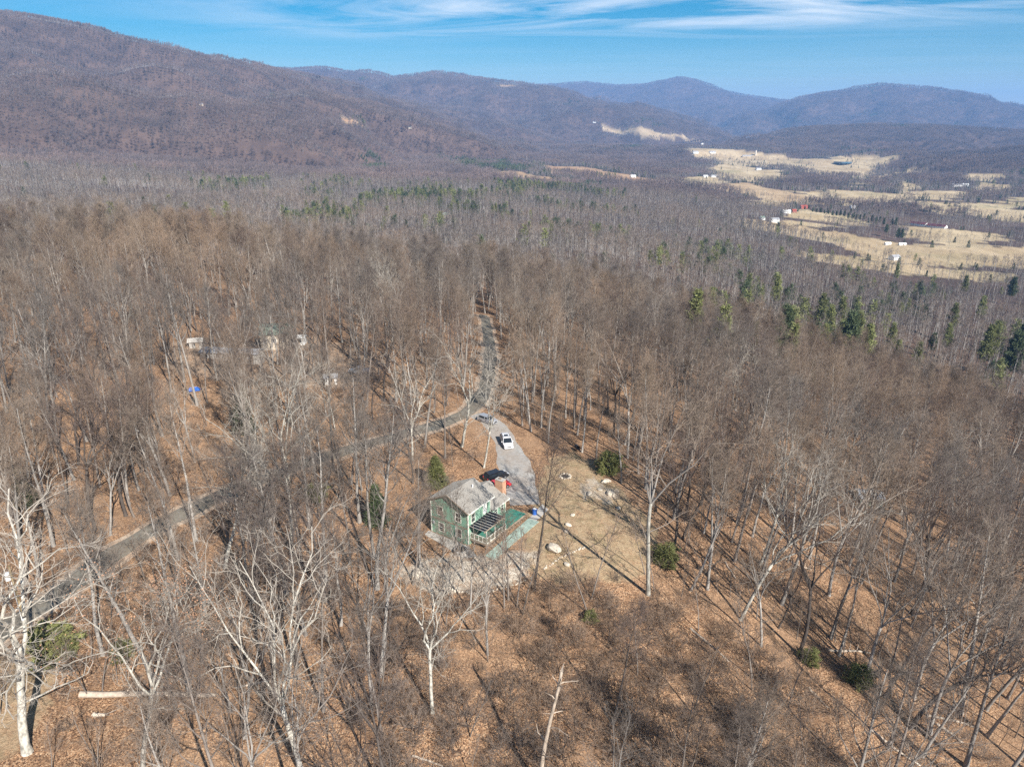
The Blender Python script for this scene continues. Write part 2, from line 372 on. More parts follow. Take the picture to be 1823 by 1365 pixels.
def height(x, y):
    x = np.atleast_1d(np.asarray(x, float)); y = np.atleast_1d(np.asarray(y, float))
    r = np.hypot(x, y)
    z = base_z(x, y)
    z = np.clip(z, -112, 160)
    nearf = np.clip((r-140)/400, 0, 1)
    z = z + nearf*(3.5*np.clip((z+130)/60, .35, 1))*waves(x, y, 260, 10, 5) + 0.22*waves(x, y, 14, 12, 6)*np.clip(np.hypot(x+5, y-100)/30-0.7, 0, 1)
    z = z + np.clip((r-60)/60, 0, 1)*0.6*waves(x, y, 60, 8, 8)
    K = 14.0
    acc = np.exp(np.clip(z/K, -40, 60)) if False else None
    for i, (p, s) in enumerate(RIDGES):
        if True:
            rz = ridge_z(x, y, p, s, i)
            h = np.clip(0.5+0.5*(rz-z)/K/2, 0, 1)
            z = z*(1-h)+rz*h + 2*K*0.5*h*(1-h)
    # level pad for the house, deck and driveway head
    k = np.clip(1-(np.hypot((x+4.5), (y-99))-9)/9, 0, 1); k = k*k*(3-2*k)
    z = z*(1-k)
    return z
def hz(x, y): return float(height(x, y)[0])
_S = np.geomspace(35, 14000, 900)
def ground(u, v):
    """where the sight line through a photograph pixel first meets the terrain"""
    r = px_ray(u, v)
    x = r[0]*_S; y = r[1]*_S; z = CAM_H+r[2]*_S
    g = z-height(x, y)
    i = np.argmax(g < 0)
    if g[i] >= 0: i = len(_S)-1
    a, b = _S[max(i-1, 0)], _S[i]
    for _ in range(3):
        ss = np.linspace(a, b, 12); gg = CAM_H+r[2]*ss-height(r[0]*ss, r[1]*ss)
        j = max(int(np.argmax(gg < 0)), 1); a, b = ss[j-1], ss[j]
    return np.array([r[0]*b, r[1]*b, CAM_H+r[2]*b])
def ground_h(u, v, hh):
    """where the sight line passes hh metres above the land (tree tops, far field edges seen over trees)"""
    r = px_ray(u, v); x = r[0]*_S; y = r[1]*_S; z = CAM_H+r[2]*_S
    g = z-height(x, y)-hh; i = int(np.argmax(g < 0))
    if g[i] >= 0: i = len(_S)-1
    t = _S[i]; 
    if i > 0 and g[i] < 0: t = _S[i-1]+(_S[i]-_S[i-1])*g[i-1]/(g[i-1]-g[i])
    return np.array([r[0]*t, r[1]*t, hz(r[0]*t, r[1]*t)])
def fpoly(lst):
    k = int(np.argmax([p[0] for p in lst]))
    return np.array([(ground(u, v) if i <= k else ground_h(u, v, 3.0 if v > 255 else 0.0))[:2] for i, (u, v) in enumerate(lst)])
def gpoly_h(lst, hh): return np.array([ground_h(u, v, hh)[:2] for u, v in lst])
def gpoly(lst): return np.array([ground(u, v)[:2] for u, v in lst])
def inpoly(x, y, poly):
    c = np.zeros(x.shape, bool); n = len(poly)
    lo = poly.min(0); hi = poly.max(0)
    m = (x > lo[0]) & (x < hi[0]) & (y > lo[1]) & (y < hi[1])
    xs = x[m]; ys = y[m]; cc = np.zeros(xs.shape, bool)
    for i in range(n):
        x1, y1 = poly[i]; x2, y2 = poly[(i+1) % n]
        k = ((y1 > ys) != (y2 > ys)) & (xs < (x2-x1)*(ys-y1)/(y2-y1+1e-12)+x1)
        cc ^= k
    c[m] = cc
    return c
def dseg(x, y, line):
    d = np.full(x.shape, 1e9)
    for a, b in zip(line[:-1], line[1:]):
        ab = b-a; t = np.clip(((x-a[0])*ab[0]+(y-a[1])*ab[1])/(ab@ab), 0, 1)
        d = np.minimum(d, np.hypot(x-a[0]-t*ab[0], y-a[1]-t*ab[1]))
    return d

# ------------------------------------------------------------------ what covers the ground
FIELDS = [  # (photograph outline, red-brown share)
    ([(1318, 388), (1400, 398), (1480, 412), (1560, 426), (1700, 444), (1823, 440), (1900, 442), (1900, 478), (1823, 474), (1700, 470), (1600, 466), (1540, 452), (1490, 432), (1400, 414), (1322, 403)], .15),
    ([(1400, 446), (1500, 455), (1600, 470), (1700, 479), (1810, 488), (1810, 499), (1700, 492), (1560, 477), (1440, 458)], .1),
    ([(1425, 370), (1500, 383), (1545, 394), (1550, 403), (1480, 394), (1395, 383)], 0),
    ([(1612, 402), (1700, 409), (1780, 417), (1805, 428), (1700, 430), (1612, 418)], 0),
    ([(1610, 354), (1680, 361), (1725, 376), (1690, 381), (1650, 372)], 0),
    ([(1715, 361), (1900, 380), (1900, 396), (1770, 389), (1690, 370)], 0),
    ([(1466, 336), (1560, 343), (1650, 349), (1625, 358), (1540, 358), (1510, 366), (1480, 352)], 0),
    ([(1195, 318), (1260, 314), (1305, 325), (1230, 330)], 0),
    ([(1235, 331), (1330, 325), (1390, 339), (1462, 352), (1468, 364), (1420, 361), (1300, 338)], .35),
    ([(1255, 300), (1290, 290), (1345, 299), (1415, 318), (1350, 324), (1285, 313)], 0),
    ([(1200, 265), (1325, 267), (1385, 275), (1440, 283), (1565, 299), (1545, 313), (1460, 310), (1400, 297), (1300, 287), (1235, 282)], .1),
    ([(1058, 219), (1100, 231), (1180, 239), (1245, 247), (1262, 254), (1150, 248), (1095, 240)], .2),
    ([(1475, 281), (1560, 273), (1602, 277), (1565, 296), (1500, 298)], 0),
    ([(962, 292), (1040, 297), (1120, 311), (1185, 325), (1130, 327), (1050, 312), (975, 306)], .8),
    ([(878, 305), (930, 307), (1003, 318), (965, 327), (890, 314)], .6),
    ([(1742, 322), (1805, 329), (1803, 339), (1738, 337)], .1),
    ([(1605, 322), (1645, 334), (1600, 344)], 0),
    ([(800, 283), (832, 289), (815, 295)], .5),
    ([(602, 218), (650, 221), (632, 223)], 1.0),
    ([(880, 150.5), (918, 152), (915, 155), (882, 154)], .7),
    ([(1265, 275), (1400, 285), (1450, 296), (1380, 297), (1280, 291)], 0),
]
FPOLY = [(fpoly(p), c) for p, c in FIELDS]
CLEAR = gpoly([(745, 850), (865, 815), (985, 790), (1030, 808), (1075, 800), (1105, 862), (1190, 930), (1175, 985), (1130, 1025), (1010, 1045), (850, 1055), (720, 1010), (705, 910)])
LAWN = gpoly([(975, 812), (1030, 804), (1075, 850), (1120, 890), (1170, 940), (1160, 1010), (1120, 1040), (1040, 1035), (960, 1030), (925, 985), (945, 930), (958, 870)])
PALE = gpoly([(715, 1010), (760, 985), (830, 990), (885, 985), (960, 975), (945, 1020), (885, 1050), (800, 1055), (720, 1040)])
PALE2 = gpoly([(1030, 860), (1060, 850), (1100, 880), (1090, 900), (1050, 890)])
BRUSHY = gpoly([(640, 1100), (960, 1040), (1230, 1060), (1420, 1200), (1650, 1420), (620, 1420)])
DIRT = gpoly([(-40, 1180), (40, 1150), (110, 1200), (60, 1300), (-60, 1420)])
MUD = gpoly([(300, 610), (560, 600), (700, 640), (640, 690), (420, 680), (300, 660)])
ROAD = np.array([ground(u, v)[:2] for u, v in [(-160, 1250), (-60, 1170), (30, 1105), (130, 1040), (230, 965), (330, 912), (430, 868), (540, 825), (650, 790), (750, 765), (830, 742), (858, 705), (872, 660), (873, 620), (868, 590), (860, 560)]])
DRIVE = np.array([ground(u, v)[:2] for u, v in [(846, 738), (880, 752), (903, 790), (915, 825), (925, 860), (932, 885), (936, 905)]])
def smooth_line(L, it=2):
    for _ in range(it):
        q = L[:-1]*.75+L[1:]*.25; r = L[:-1]*.25+L[1:]*.75
        L = np.concatenate([L[:1], np.stack([q, r], 1).reshape(-1, 2), L[-1:]])
    return L
ROAD = smooth_line(ROAD, 3); DRIVE = smooth_line(DRIVE, 3)

# terrain sheet: rings round the drone, fine where the land is near and in view
ang = np.concatenate([np.arange(-48, 48.01, 0.16), np.arange(50, 311, 3.0)])*PI/180
rad = np.concatenate([[3, 8, 14], np.geomspace(20, 16500, 640)])
AA, RR = np.meshgrid(ang, rad)
GX = (np.sin(AA)*RR).ravel(); GY = (np.cos(AA)*RR).ravel()
GZ = height(GX, GY)
na, nr = len(ang), len(rad)
idx = np.arange(na*nr).reshape(nr, na)
q = np.stack([idx[:-1, :], np.roll(idx, -1, 1)[:-1, :], np.roll(idx, -1, 1)[1:, :], idx[1:, :]], -1).reshape(-1, 4)
cen = len(GX)
V = np.concatenate([np.stack([GX, GY, GZ], 1), [[0, 0, hz(0, 0)]]])
me = bpy.data.meshes.new('ground')
tri = np.stack([np.full(na, cen), np.roll(idx[0], -1), idx[0]], 1)
loops = np.concatenate([q[:, ::-1].ravel(), tri.ravel()[:]]).astype(np.int32)
me.vertices.add(len(V)); me.vertices.foreach_set('co', V.ravel())
me.loops.add(len(loops)); me.loops.foreach_set('vertex_index', loops)
starts = np.concatenate([np.arange(len(q))*4, len(q)*4+np.arange(na)*3]).astype(np.int32)
me.polygons.add(len(starts)); me.polygons.foreach_set('loop_start', starts)
me.polygons.foreach_set('use_smooth', np.ones(len(starts), bool))
me.update(calc_edges=True); me.validate()
def masks(x, y):
    f = np.zeros(x.shape); o = np.zeros(x.shape); g = np.zeros(x.shape); b = np.zeros(x.shape)
    r = np.hypot(x, y)
    wx = x+waves(x, y, 40, 6, 11)*np.clip(r/700, 0.0, 1)*6; wy = y+waves(x, y, 40, 6, 12)*np.clip(r/700, 0.0, 1)*6
    az_ = np.degrees(np.arctan2(x, y))
    vz = (az_ > 11.5) & (az_ < 60) & (r > 900) & (r < 3700)
    if vz.any():
        xv, yv = x[vz], y[vz]; zv = height(xv, yv)
        # pasture breaks between the woods of the valley floor, long in the direction of the valley
        wv = waves(xv*.8-yv*.6, (xv*.6+yv*.8)*.35, 210, 9, 501)+.5*waves(xv, yv, 90, 8, 502)
        kv = (zv < -92) & (wv > .85)
        fv = np.zeros(xv.shape); fv[kv] = 1; f[vz] = fv
    for p, c in FPOLY:
        k = inpoly(wx, wy, p); f[k] = 1; o[k] = c
    nx = x+waves(x, y, 5, 6, 13)*0.6; ny = y+waves(x, y, 5, 6, 14)*0.6
    g[inpoly(nx, ny, LAWN)] = 1
    g[inpoly(nx, ny, DIRT)] = 0.8
    b[inpoly(nx, ny, PALE)] = 1; b[inpoly(nx, ny, PALE2)] = .8
    b[inpoly(nx, ny, MUD)] = .35
    return f, o, g, b
f_, o_, g_, b_ = masks(V[:, 0], V[:, 1])
ca = me.attributes.new('cover', 'FLOAT_COLOR', 'POINT')
ca.data.foreach_set('color', np.stack([f_, o_, g_, b_], 1).astype(np.float32).ravel())

gm = bpy.data.materials.new('forest_floor'); gm.use_nodes = True
nt = gm.node_tree; B = nt.nodes['Principled BSDF']; B.inputs['Roughness'].default_value = 0.95; B.inputs['Specular IOR Level'].default_value = 0.1
L = nt.links.new
tc = nn(nt, 'ShaderNodeTexCoord')
def noise(scale, detail=4, rough=0.6, dist=0.0, vec=None):
    n = nn(nt, 'ShaderNodeTexNoise'); n.inputs['Scale'].default_value = scale; n.inputs['Detail'].default_value = detail
    n.inputs['Roughness'].default_value = rough; n.inputs['Distortion'].default_value = dist
    L(vec or tc.outputs['Object'], n.inputs[0]); return n.outputs['Fac']
def rng_(v, a, b, c=0.0, d=1.0):
    n = nn(nt, 'ShaderNodeMapRange'); n.inputs['From Min'].default_value = a; n.inputs['From Max'].default_value = b
    n.inputs['To Min'].default_value = c; n.inputs['To Max'].default_value = d; L(v, n.inputs['Value']); return n.outputs[0]
def mixn(f, a, b):
    n = nn(nt, 'ShaderNodeMix', data_type='RGBA')
    if isinstance(f, float): n.inputs[0].default_value = f
    else: L(f, n.inputs[0])
    for i, c in ((6, a), (7, b)):
        if isinstance(c, tuple): n.inputs[i].default_value = (*c, 1)
        else: L(c, n.inputs[i])
    return n.outputs[2]
vor = nn(nt, 'ShaderNodeTexVoronoi'); vor.inputs['Scale'].default_value = 8.0; L(tc.outputs['Object'], vor.inputs[0])
vs = nn(nt, 'ShaderNodeSeparateColor'); L(vor.outputs['Color'], vs.inputs[0])
leafA = mixn(rng_(vs.outputs[0], .1, .9), (0.17, 0.092, 0.052), (0.54, 0.32, 0.18))
leafB = mixn(rng_(vs.outputs[1], .75, .95), leafA, (0.62, 0.43, 0.27))
leafC = mixn(rng_(vs.outputs[2], .86, .9), leafB, (0.085, 0.05, 0.035))
patch = rng_(noise(0.35, 6, 0.7), .46, .62)
leafD = mixn(rng_(patch, 0, 1, 0, .7), leafC, (0.19, 0.115, 0.07))
big = rng_(noise(0.05, 5, 0.6), .48, .62)
leafE = mixn(rng_(big, 0, 1, 0, .5), leafD, (0.44, 0.28, 0.17))
# straw fields and rough pasture of the valley
mpf = nn(nt, 'ShaderNodeMapping'); mpf.inputs['Scale'].default_value = (1, .35, 1); mpf.inputs['Rotation'].default_value = (0, 0, .5); L(tc.outputs['Object'], mpf.inputs[0])
straw = mixn(rng_(noise(0.02, 7, 0.7, 0, mpf.outputs[0]), .38, .62), (0.37, 0.275, 0.155), (0.54, 0.425, 0.265))
straw = mixn(rng_(noise(0.006, 4, 0.6), .52, .66, 0, .6), straw, (0.25, 0.225, 0.11))
redd = mixn(rng_(noise(0.03, 6, 0.7), .35, .65), (0.29, 0.15, 0.085), (0.42, 0.27, 0.16))
cov = nn(nt, 'ShaderNodeAttribute', attribute_name='cover'); cs = nn(nt, 'ShaderNodeSeparateColor'); L(cov.outputs['Color'], cs.inputs[0])
fieldc = mixn(cs.outputs[1], straw, redd)
grassn = mixn(rng_(noise(2.5, 6, 0.75), .35, .65), (0.34, 0.24, 0.14), (0.50, 0.38, 0.24))
grassn = mixn(rng_(noise(.35, 4, 0.7), .5, .65, 0, .6), grassn, (0.22, 0.185, 0.095))
lawnf = nn(nt, 'ShaderNodeMath', operation='MULTIPLY'); L(cs.outputs[2], lawnf.inputs[0]); L(rng_(noise(.8, 6, .7), .36, .56, .35, 1), lawnf.inputs[1])
palen = mixn(rng_(noise(1.4, 8, 0.8), .38, .62), (0.33, 0.25, 0.18), (0.70, 0.63, 0.52))
palef = nn(nt, 'ShaderNodeMath', operation='MULTIPLY'); L(cov.outputs['Alpha'], palef.inputs[0]); L(rng_(noise(.5, 6, .7), .36, .54, .2, 1), palef.inputs[1])
c1 = mixn(lawnf.outputs[0], leafE, grassn)
c2 = mixn(palef.outputs[0], c1, palen)
# floor colour darkens with distance from the origin, painting in shade under far woods
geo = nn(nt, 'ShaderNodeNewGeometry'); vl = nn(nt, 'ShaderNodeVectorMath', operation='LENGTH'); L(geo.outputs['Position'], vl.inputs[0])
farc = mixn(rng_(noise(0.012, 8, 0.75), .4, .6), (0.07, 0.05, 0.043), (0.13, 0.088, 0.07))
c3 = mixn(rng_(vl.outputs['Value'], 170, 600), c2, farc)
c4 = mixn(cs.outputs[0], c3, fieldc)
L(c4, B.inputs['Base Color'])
bp = nn(nt, 'ShaderNodeBump'); bp.inputs['Strength'].default_value = 0.9; bp.inputs['Distance'].default_value = 0.12
hh = nn(nt, 'ShaderNodeMath', operation='MULTIPLY_ADD'); L(noise(1.2, 7, .75), hh.inputs[0]); hh.inputs[1].default_value = 2.5; L(vs.outputs[0], hh.inputs[2])
L(hh.outputs[0], bp.inputs['Height']); L(bp.outputs[0], B.inputs['Normal'])
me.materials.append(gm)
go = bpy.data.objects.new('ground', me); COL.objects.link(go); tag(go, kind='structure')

# roads: sheets draped just above the ground
def strip(name, line, w, m, dz, w2=None):
    d = np.gradient(line, axis=0); d /= np.linalg.norm(d, axis=1)[:, None]; n = np.stack([-d[:, 1], d[:, 0]], 1)
    # resample
    seg = np.concatenate([[0], np.cumsum(np.linalg.norm(np.diff(line, axis=0), axis=1))]); t = np.arange(0, seg[-1], 1.2)
    P = np.stack([np.interp(t, seg, line[:, 0]), np.interp(t, seg, line[:, 1])], 1)
    N = np.stack([np.interp(t, seg, n[:, 0]), np.interp(t, seg, n[:, 1])], 1)
    k = 7; off = np.linspace(-1, 1, k)
    mb = MB(); vv = []
    for i in range(len(P)):
        ww = (w+((w2 or w)-w)*min(1, i/len(P)*1.6))/2*(1+0.10*math.sin(i*0.35)+.05*math.sin(i*1.3))
        for j in range(k):
            vv.append((P[i, 0]+N[i, 0]*off[j]*ww, P[i, 1]+N[i, 1]*off[j]*ww))
    vv = np.array(vv); z = height(vv[:, 0], vv[:, 1])+dz
    z = z.reshape(-1, k); z[:, 0] -= dz+.1; z[:, -1] -= dz+.1; z = z.ravel()
    mb.add(np.column_stack([vv, z]), [(i*k+j, i*k+j+1, (i+1)*k+j+1, (i+1)*k+j) for i in range(len(P)-1) for j in range(k-1)])
    o = part(name, mb, m, smooth=True); tag(o, kind='structure'); return o
def gravel(name, a, b, sc=1.5):
    m = bpy.data.materials.new(name); m.use_nodes = True; t = m.node_tree; bb = t.nodes['Principled BSDF']; bb.inputs['Roughness'].default_value = .95
    tcn = nn(t, 'ShaderNodeTexCoord'); r = []
    for s_, d_ in ((sc, 8), (.22, 4)):
        n = nn(t, 'ShaderNodeTexNoise'); n.inputs['Scale'].default_value = s_; n.inputs['Detail'].default_value = d_; n.inputs['Roughness'].default_value = .75
        t.links.new(tcn.outputs['Object'], n.inputs[0])
        q = nn(t, 'ShaderNodeMapRange'); q.inputs['From Min'].default_value = .36; q.inputs['From Max'].default_value = .62; t.links.new(n.outputs['Fac'], q.inputs['Value']); r.append(q.outputs[0])
    x1 = nn(t, 'ShaderNodeMix', data_type='RGBA'); x1.inputs[6].default_value = (*a, 1); x1.inputs[7].default_value = (*b, 1); t.links.new(r[0], x1.inputs[0])
    x2 = nn(t, 'ShaderNodeMix', data_type='RGBA'); x2.inputs[7].default_value = (a[0]*1.15, a[1]*.9, a[2]*.72, 1); t.links.new(x1.outputs[2], x2.inputs[6])
    fq = nn(t, 'ShaderNodeMath', operation='MULTIPLY'); fq.inputs[1].default_value = .5; t.links.new(r[1], fq.inputs[0]); t.links.new(fq.outputs[0], x2.inputs[0])
    t.links.new(x2.outputs[2], bb.inputs['Base Color']); return m
strip('road_verge', ROAD, 7.6, gravel('sandy_verge', (.33, .24, .165), (.50, .40, .30)), .03)
strip('road', ROAD, 4.6, gravel('road_gravel', (.135, .125, .10), (.225, .21, .175)), .09)
strip('driveway', DRIVE, 4.6, gravel('drive_gravel', (.26, .25, .23), (.40, .385, .36)), .06, 7.2)

# ------------------------------------------------------------------ bare trees
def norm(v): return v/(np.linalg.norm(v)+1e-9)
def side_dir(rg, d, ang_, az):
    ref = np.array([0, 0, 1.0]) if abs(d[2]) < .9 else np.array([1.0, 0, 0])
    x = norm(np.cross(d, ref)); y = np.cross(d, x)
    return norm(d*math.cos(ang_)+(x*math.cos(az)+y*math.sin(az))*math.sin(ang_))
def polyl(rg, p, d, L_, n, wig, trop):
    pts = [np.array(p, float)]; dd = np.array(d, float)
    for i in range(n):
        dd = norm(dd+rg.normal(0, wig, 3)+np.array([0, 0, trop]))
        pts.append(pts[-1]+dd*L_/n)
    return np.array(pts)
def twigs(mb, rg, pts, n, ln, w, sp=.5, up=.22, leaf=None):
    m = len(pts)-1
    t = rg.uniform(.1, 1.0, n)*m; i = np.minimum(t.astype(int), m-1); fr = (t-i)[:, None]
    base = pts[i]*(1-fr)+pts[i+1]*fr; d = pts[i+1]-pts[i]; d /= (np.linalg.norm(d, axis=1)[:, None]+1e-9)
    v = d*.7+rg.normal(0, sp, (n, 3))+np.array([0, 0, up]); v /= np.linalg.norm(v, axis=1)[:, None]
    l = ln*rg.uniform(.5, 1.25, n)
    tip = base+v*l[:, None]
    mb.spikes(base, tip, w*rg.uniform(.7, 1.3, n))
    # a fork on each twig
    v2 = v+rg.normal(0, .55, (n, 3)); v2 /= np.linalg.norm(v2, axis=1)[:, None]
    b2 = base+v*(l*.45)[:, None]
    mb.spikes(b2, b2+v2*(l*.6)[:, None], w*.7*np.ones(n))
    if leaf is not None:
        for q in np.concatenate([tip, b2+v2*(l*.6)[:, None]]): leaf.append(q)
def limb(mb, rg, p, d, L_, r, lev, P, leaf=None):
    ns = (7, 5, 4, 2)[min(lev, 3)]
    pts = polyl(rg, p, d, L_, ns, P['wig']*(1+.25*lev), P['trop'])
    k = (7, 5, 4, 3)[min(lev, 3)]
    rad_ = np.linspace(r, max(r*.3, .012), ns+1)
    th = np.clip((.09-rad_)/.07, 0, 1)*P.get('thin', 1)
    mb.tube(pts, rad_, k, th, cap=False)
    if lev >= P['lev']:
        twigs(mb, rg, pts, P['ntw'], P['ltw'], P['wtw'], leaf=leaf); return
    nc = P['nc'][lev]; az = rg.uniform(0, 6.28)
    for c in range(nc):
        t = P['t0']+(1-P['t0'])*(c+rg.uniform(.2, .9))/nc
        x = t*ns; i = min(int(x), ns-1); q = pts[i]+(pts[i+1]-pts[i])*(x-i)
        dd = norm(pts[i+1]-pts[i]); az += 2.4+rg.normal(0, .4)
        limb(mb, rg, q, side_dir(rg, dd, P['ang']*rg.uniform(.7, 1.25), az), L_*P['ratio']*(1.15-.6*t)*rg.uniform(.75, 1.2), max(rad_[i]*P['rr'], .015), lev+1, P, leaf)
    if lev >= 1: twigs(mb, rg, pts[len(pts)//2:], max(2, P['ntw']//2), P['ltw'], P['wtw'], leaf=leaf)
def build_tree(seed, kind):
    near = kind.endswith('_near'); kind = kind.replace('_near', '')
    rg = np.random.default_rng(seed); tr = MB(); cr_ = MB(); leaf = None
    if kind == 'forest':
        H = 25.0; P = dict(wig=.09, trop=.10, lev=2, ntw=5, ltw=1.4, wtw=.011, nc=(6, 5, 4), t0=.22, ang=.75, ratio=.52, rr=.68)
        if near: P.update(ntw=3, nc=(5, 4, 3), ltw=1.2, wtw=.012, wig=.12)
        r0 = rg.uniform(.17, .25)*(1.2 if near else 1); top = .93
        tp = polyl(rg, (0, 0, -.6), (rg.normal(0, .03), rg.normal(0, .03), 1), H*top, 11, .035, .05)
        rad_ = r0*(1-np.linspace(0, 1, 12)**1.15*.88); rad_[0] *= 1.5; rad_[1] *= 1.02
        tr.tube(tp, rad_, 8)
        s0 = rg.uniform(.42, .55); nl = 15; az = rg.uniform(0, 6)
        for c in range(nl):
            t = s0+(.99-s0)*(c/nl)**.9; x = t*11; i = min(int(x), 10); q = tp[i]+(tp[i+1]-tp[i])*(x-i)
            az += 2.4+rg.normal(0, .3); el = rg.uniform(.55, .85)-(.25*(t-s0))
            limb(cr_, rg, q, side_dir(rg, np.array([0, 0, 1.0]), el, az), (5.6-3.2*(t-s0)/(1-s0))*rg.uniform(.75, 1.15), rad_[i]*.5, 0, P)
        for c in range(3):
            limb(cr_, rg, tp[-1], side_dir(rg, np.array([0, 0, 1.0]), .35, c*2.1), 3.0, rad_[-1]*.8, 1, P)
    elif kind in ('fork', 'pale', 'leafy'):
        H = 24.0
        cro = .17 if kind != 'fork' else .12
        P = dict(wig=cro, trop=.08, lev=3, ntw=4 if kind != 'fork' else 5, ltw=1.4, wtw=.010, nc=(7, 5, 3), t0=.2, ang=.72, ratio=.5, rr=.66, thin=.8 if kind != 'fork' else 1)
        if near: P.update(ntw=2, nc=(6, 4, 2), ltw=1.1, wtw=.012, rr=.68, wig=cro*1.15)
        if kind == 'leafy': P['ntw'] = 3; leaf = []
        r0 = rg.uniform(.21, .28); s0 = rg.uniform(.34, .5)
        tp = polyl(rg, (0, 0, -.6), (rg.normal(0, .06), rg.normal(0, .06), 1), H*s0, 7, .05, .05)
        rad_ = r0*np.linspace(1, .72, 8); rad_[0] *= 1.45
        tr.tube(tp, rad_, 9)
        az = rg.uniform(0, 6); nl = int(rg.integers(4, 6))
        for c in range(nl):
            az += 6.28/nl+rg.normal(0, .25)
            limb(cr_, rg, tp[-1]-np.array([0, 0, .1]), side_dir(rg, norm(tp[-1]-tp[-2]), rg.uniform(.22, .5), az), H*(1-s0)*rg.uniform(.75, 1.0), rad_[-1]*rg.uniform(.5, .72), 0, P, leaf)
        for c in range(3):
            i = int(rg.integers(4, 7)); az += 2.2
            limb(cr_, rg, tp[i], side_dir(rg, np.array([0, 0, 1.0]), 1.0, az), H*.2, rad_[i]*.3, 1, P, leaf)
    elif kind == 'snag':
        tp = polyl(rg, (0, 0, -.5), (.05, 0, 1), 12, 9, .07, .04); rad_ = np.linspace(.2, .1, 10)*rg.uniform(.88, 1.1, 10); tr.tube(tp, rad_, 8)
        P = dict(wig=.2, trop=.05, lev=0, ntw=1, ltw=.5, wtw=.02, nc=(1,), t0=.3, ang=.7, ratio=.5, rr=.6, thin=0)
        for c in range(9): limb(cr_, rg, tp[int(rg.integers(3, 9))], side_dir(rg, np.array([0, 0, 1.0]), rg.uniform(.6, 1.3), c*2.4), rg.uniform(.5, 2.4), .05, 0, P)
        cr_.spikes([tp[-1], tp[-1]+[.05, .04, 0], tp[-2], tp[-3], tp[-4]], [tp[-1]+[.05, .1, .9], tp[-1]+[-.1, .05, .6], tp[-2]+[.9, .2, .6], tp[-3]+[-.9, .5, .7], tp[-4]+[.4, -.8, .4]], [.12, .1, .07, .06, .05], .0)
    elif kind == 'sapling':
        H = 9.0; P = dict(wig=.12, trop=.08, lev=1, ntw=3, ltw=.8, wtw=.011, nc=(4, 2), t0=.25, ang=.6, ratio=.5, rr=.6)
        tp = polyl(rg, (0, 0, -.3), (rg.normal(0, .06), rg.normal(0, .06), 1), H*.9, 8, .05, .04); rad_ = np.linspace(.075, .015, 9); tr.tube(tp, rad_, 5)
        az = 0
        for c in range(9):
            t = .3+.68*c/9; x = t*8; i = min(int(x), 7); az += 2.4
            limb(cr_, rg, tp[i]+(tp[i+1]-tp[i])*(x-i), side_dir(rg, np.array([0, 0, 1.0]), .6, az), 2.0*(1.2-t)*rg.uniform(.8, 1.3)+.5, .025, 0, P)
    elif kind == 'shrub':
        P = dict(wig=.16, trop=.02, lev=1, ntw=5, ltw=.7, wtw=.011, nc=(4, 2), t0=.2, ang=.6, ratio=.55, rr=.6)
        for c in range(9):
            limb(cr_, rg, (rg.normal(0, .25), rg.normal(0, .25), -.1), side_dir(rg, np.array([0, 0, 1.0]), rg.uniform(.1, .8), c*.7), rg.uniform(1.2, 2.6), .018, 0, P)
        tr = None
    elif kind == 'bramble':
        n = 190; a = rg.uniform(0, 6.28, n); rr_ = np.sqrt(rg.uniform(0, 1, n))*1.6
        b = np.stack([np.cos(a)*rr_, np.sin(a)*rr_, rg.uniform(-.1, .5, n)], 1); v = rg.normal(0, .6, (n, 3)); v[:, 2] = rg.uniform(.1, 1.2, n)
        v /= np.linalg.norm(v, axis=1)[:, None]; cr_.spikes(b, b+v*rg.uniform(.5, 1.5, n)[:, None], np.full(n, .012)); tr = None
    return tr, cr_, leaf
def leaf_mesh(rg, pts, size):
    pts = np.array(pts); n = len(pts)
    a = rg.normal(0, 1, (n, 3)); a /= np.linalg.norm(a, axis=1)[:, None]; b = np.cross(a, rg.normal(0, 1, (n, 3))); b /= np.linalg.norm(b, axis=1)[:, None]
    s = size*rg.uniform(.7, 1.3, n)[:, None]; c = pts+rg.normal(0, .12, (n, 3))
    v = np.stack([c-a*s, c+b*s*.6, c+a*s, c-b*s*.6], 1).reshape(-1, 3)
    mb = MB(); mb.add(v, [(4*i, 4*i+1, 4*i+2, 4*i+3) for i in range(n)]); return mb

PROTO = {}     # name -> list of (trunk mesh or None, crown mesh, leaves mesh or None)
def proto(key, kind, seeds, m):
    out = []
    for s_ in seeds:
        t_, c_, lf = build_tree(s_, kind)
        tm = t_.mesh('trunk', M[m], True) if t_ else None
        out.append((tm, c_.mesh('crown', M[m], False), leaf_mesh(np.random.default_rng(s_), lf, .065).mesh('leaves', M['dry_leaf']) if lf else None))
    PROTO[key] = out
proto('ngrey', 'forest_near', (14, 15, 16), 'wood_grey')
proto('nbrown', 'forest_near', (24, 25), 'wood_brown')
proto('nfork', 'fork_near', (35, 36, 37), 'wood_grey')
proto('npale', 'pale_near', (44, 45, 46), 'wood_pale')
proto('ndark', 'fork_near', (52,), 'wood_dark')
proto('darkpole', 'forest_near', (53,), 'wood_dark')
proto('grey', 'forest', (11, 12, 13), 'wood_grey')
proto('brown', 'forest', (21, 22), 'wood_brown')
proto('fork', 'fork', (31, 32, 33), 'wood_grey')
proto('pale', 'pale', (41, 42, 43), 'wood_pale')
proto('dark', 'fork', (51,), 'wood_dark')
proto('leafy', 'leafy_near', (61,), 'wood_pale')
proto('snag', 'snag', (71,), 'wood_snag')
proto('sapling', 'sapling', (81, 82), 'wood_brown')
proto('shrub', 'shrub', (91, 92), 'brush')
proto('bramble', 'bramble', (95, 96), 'brush')

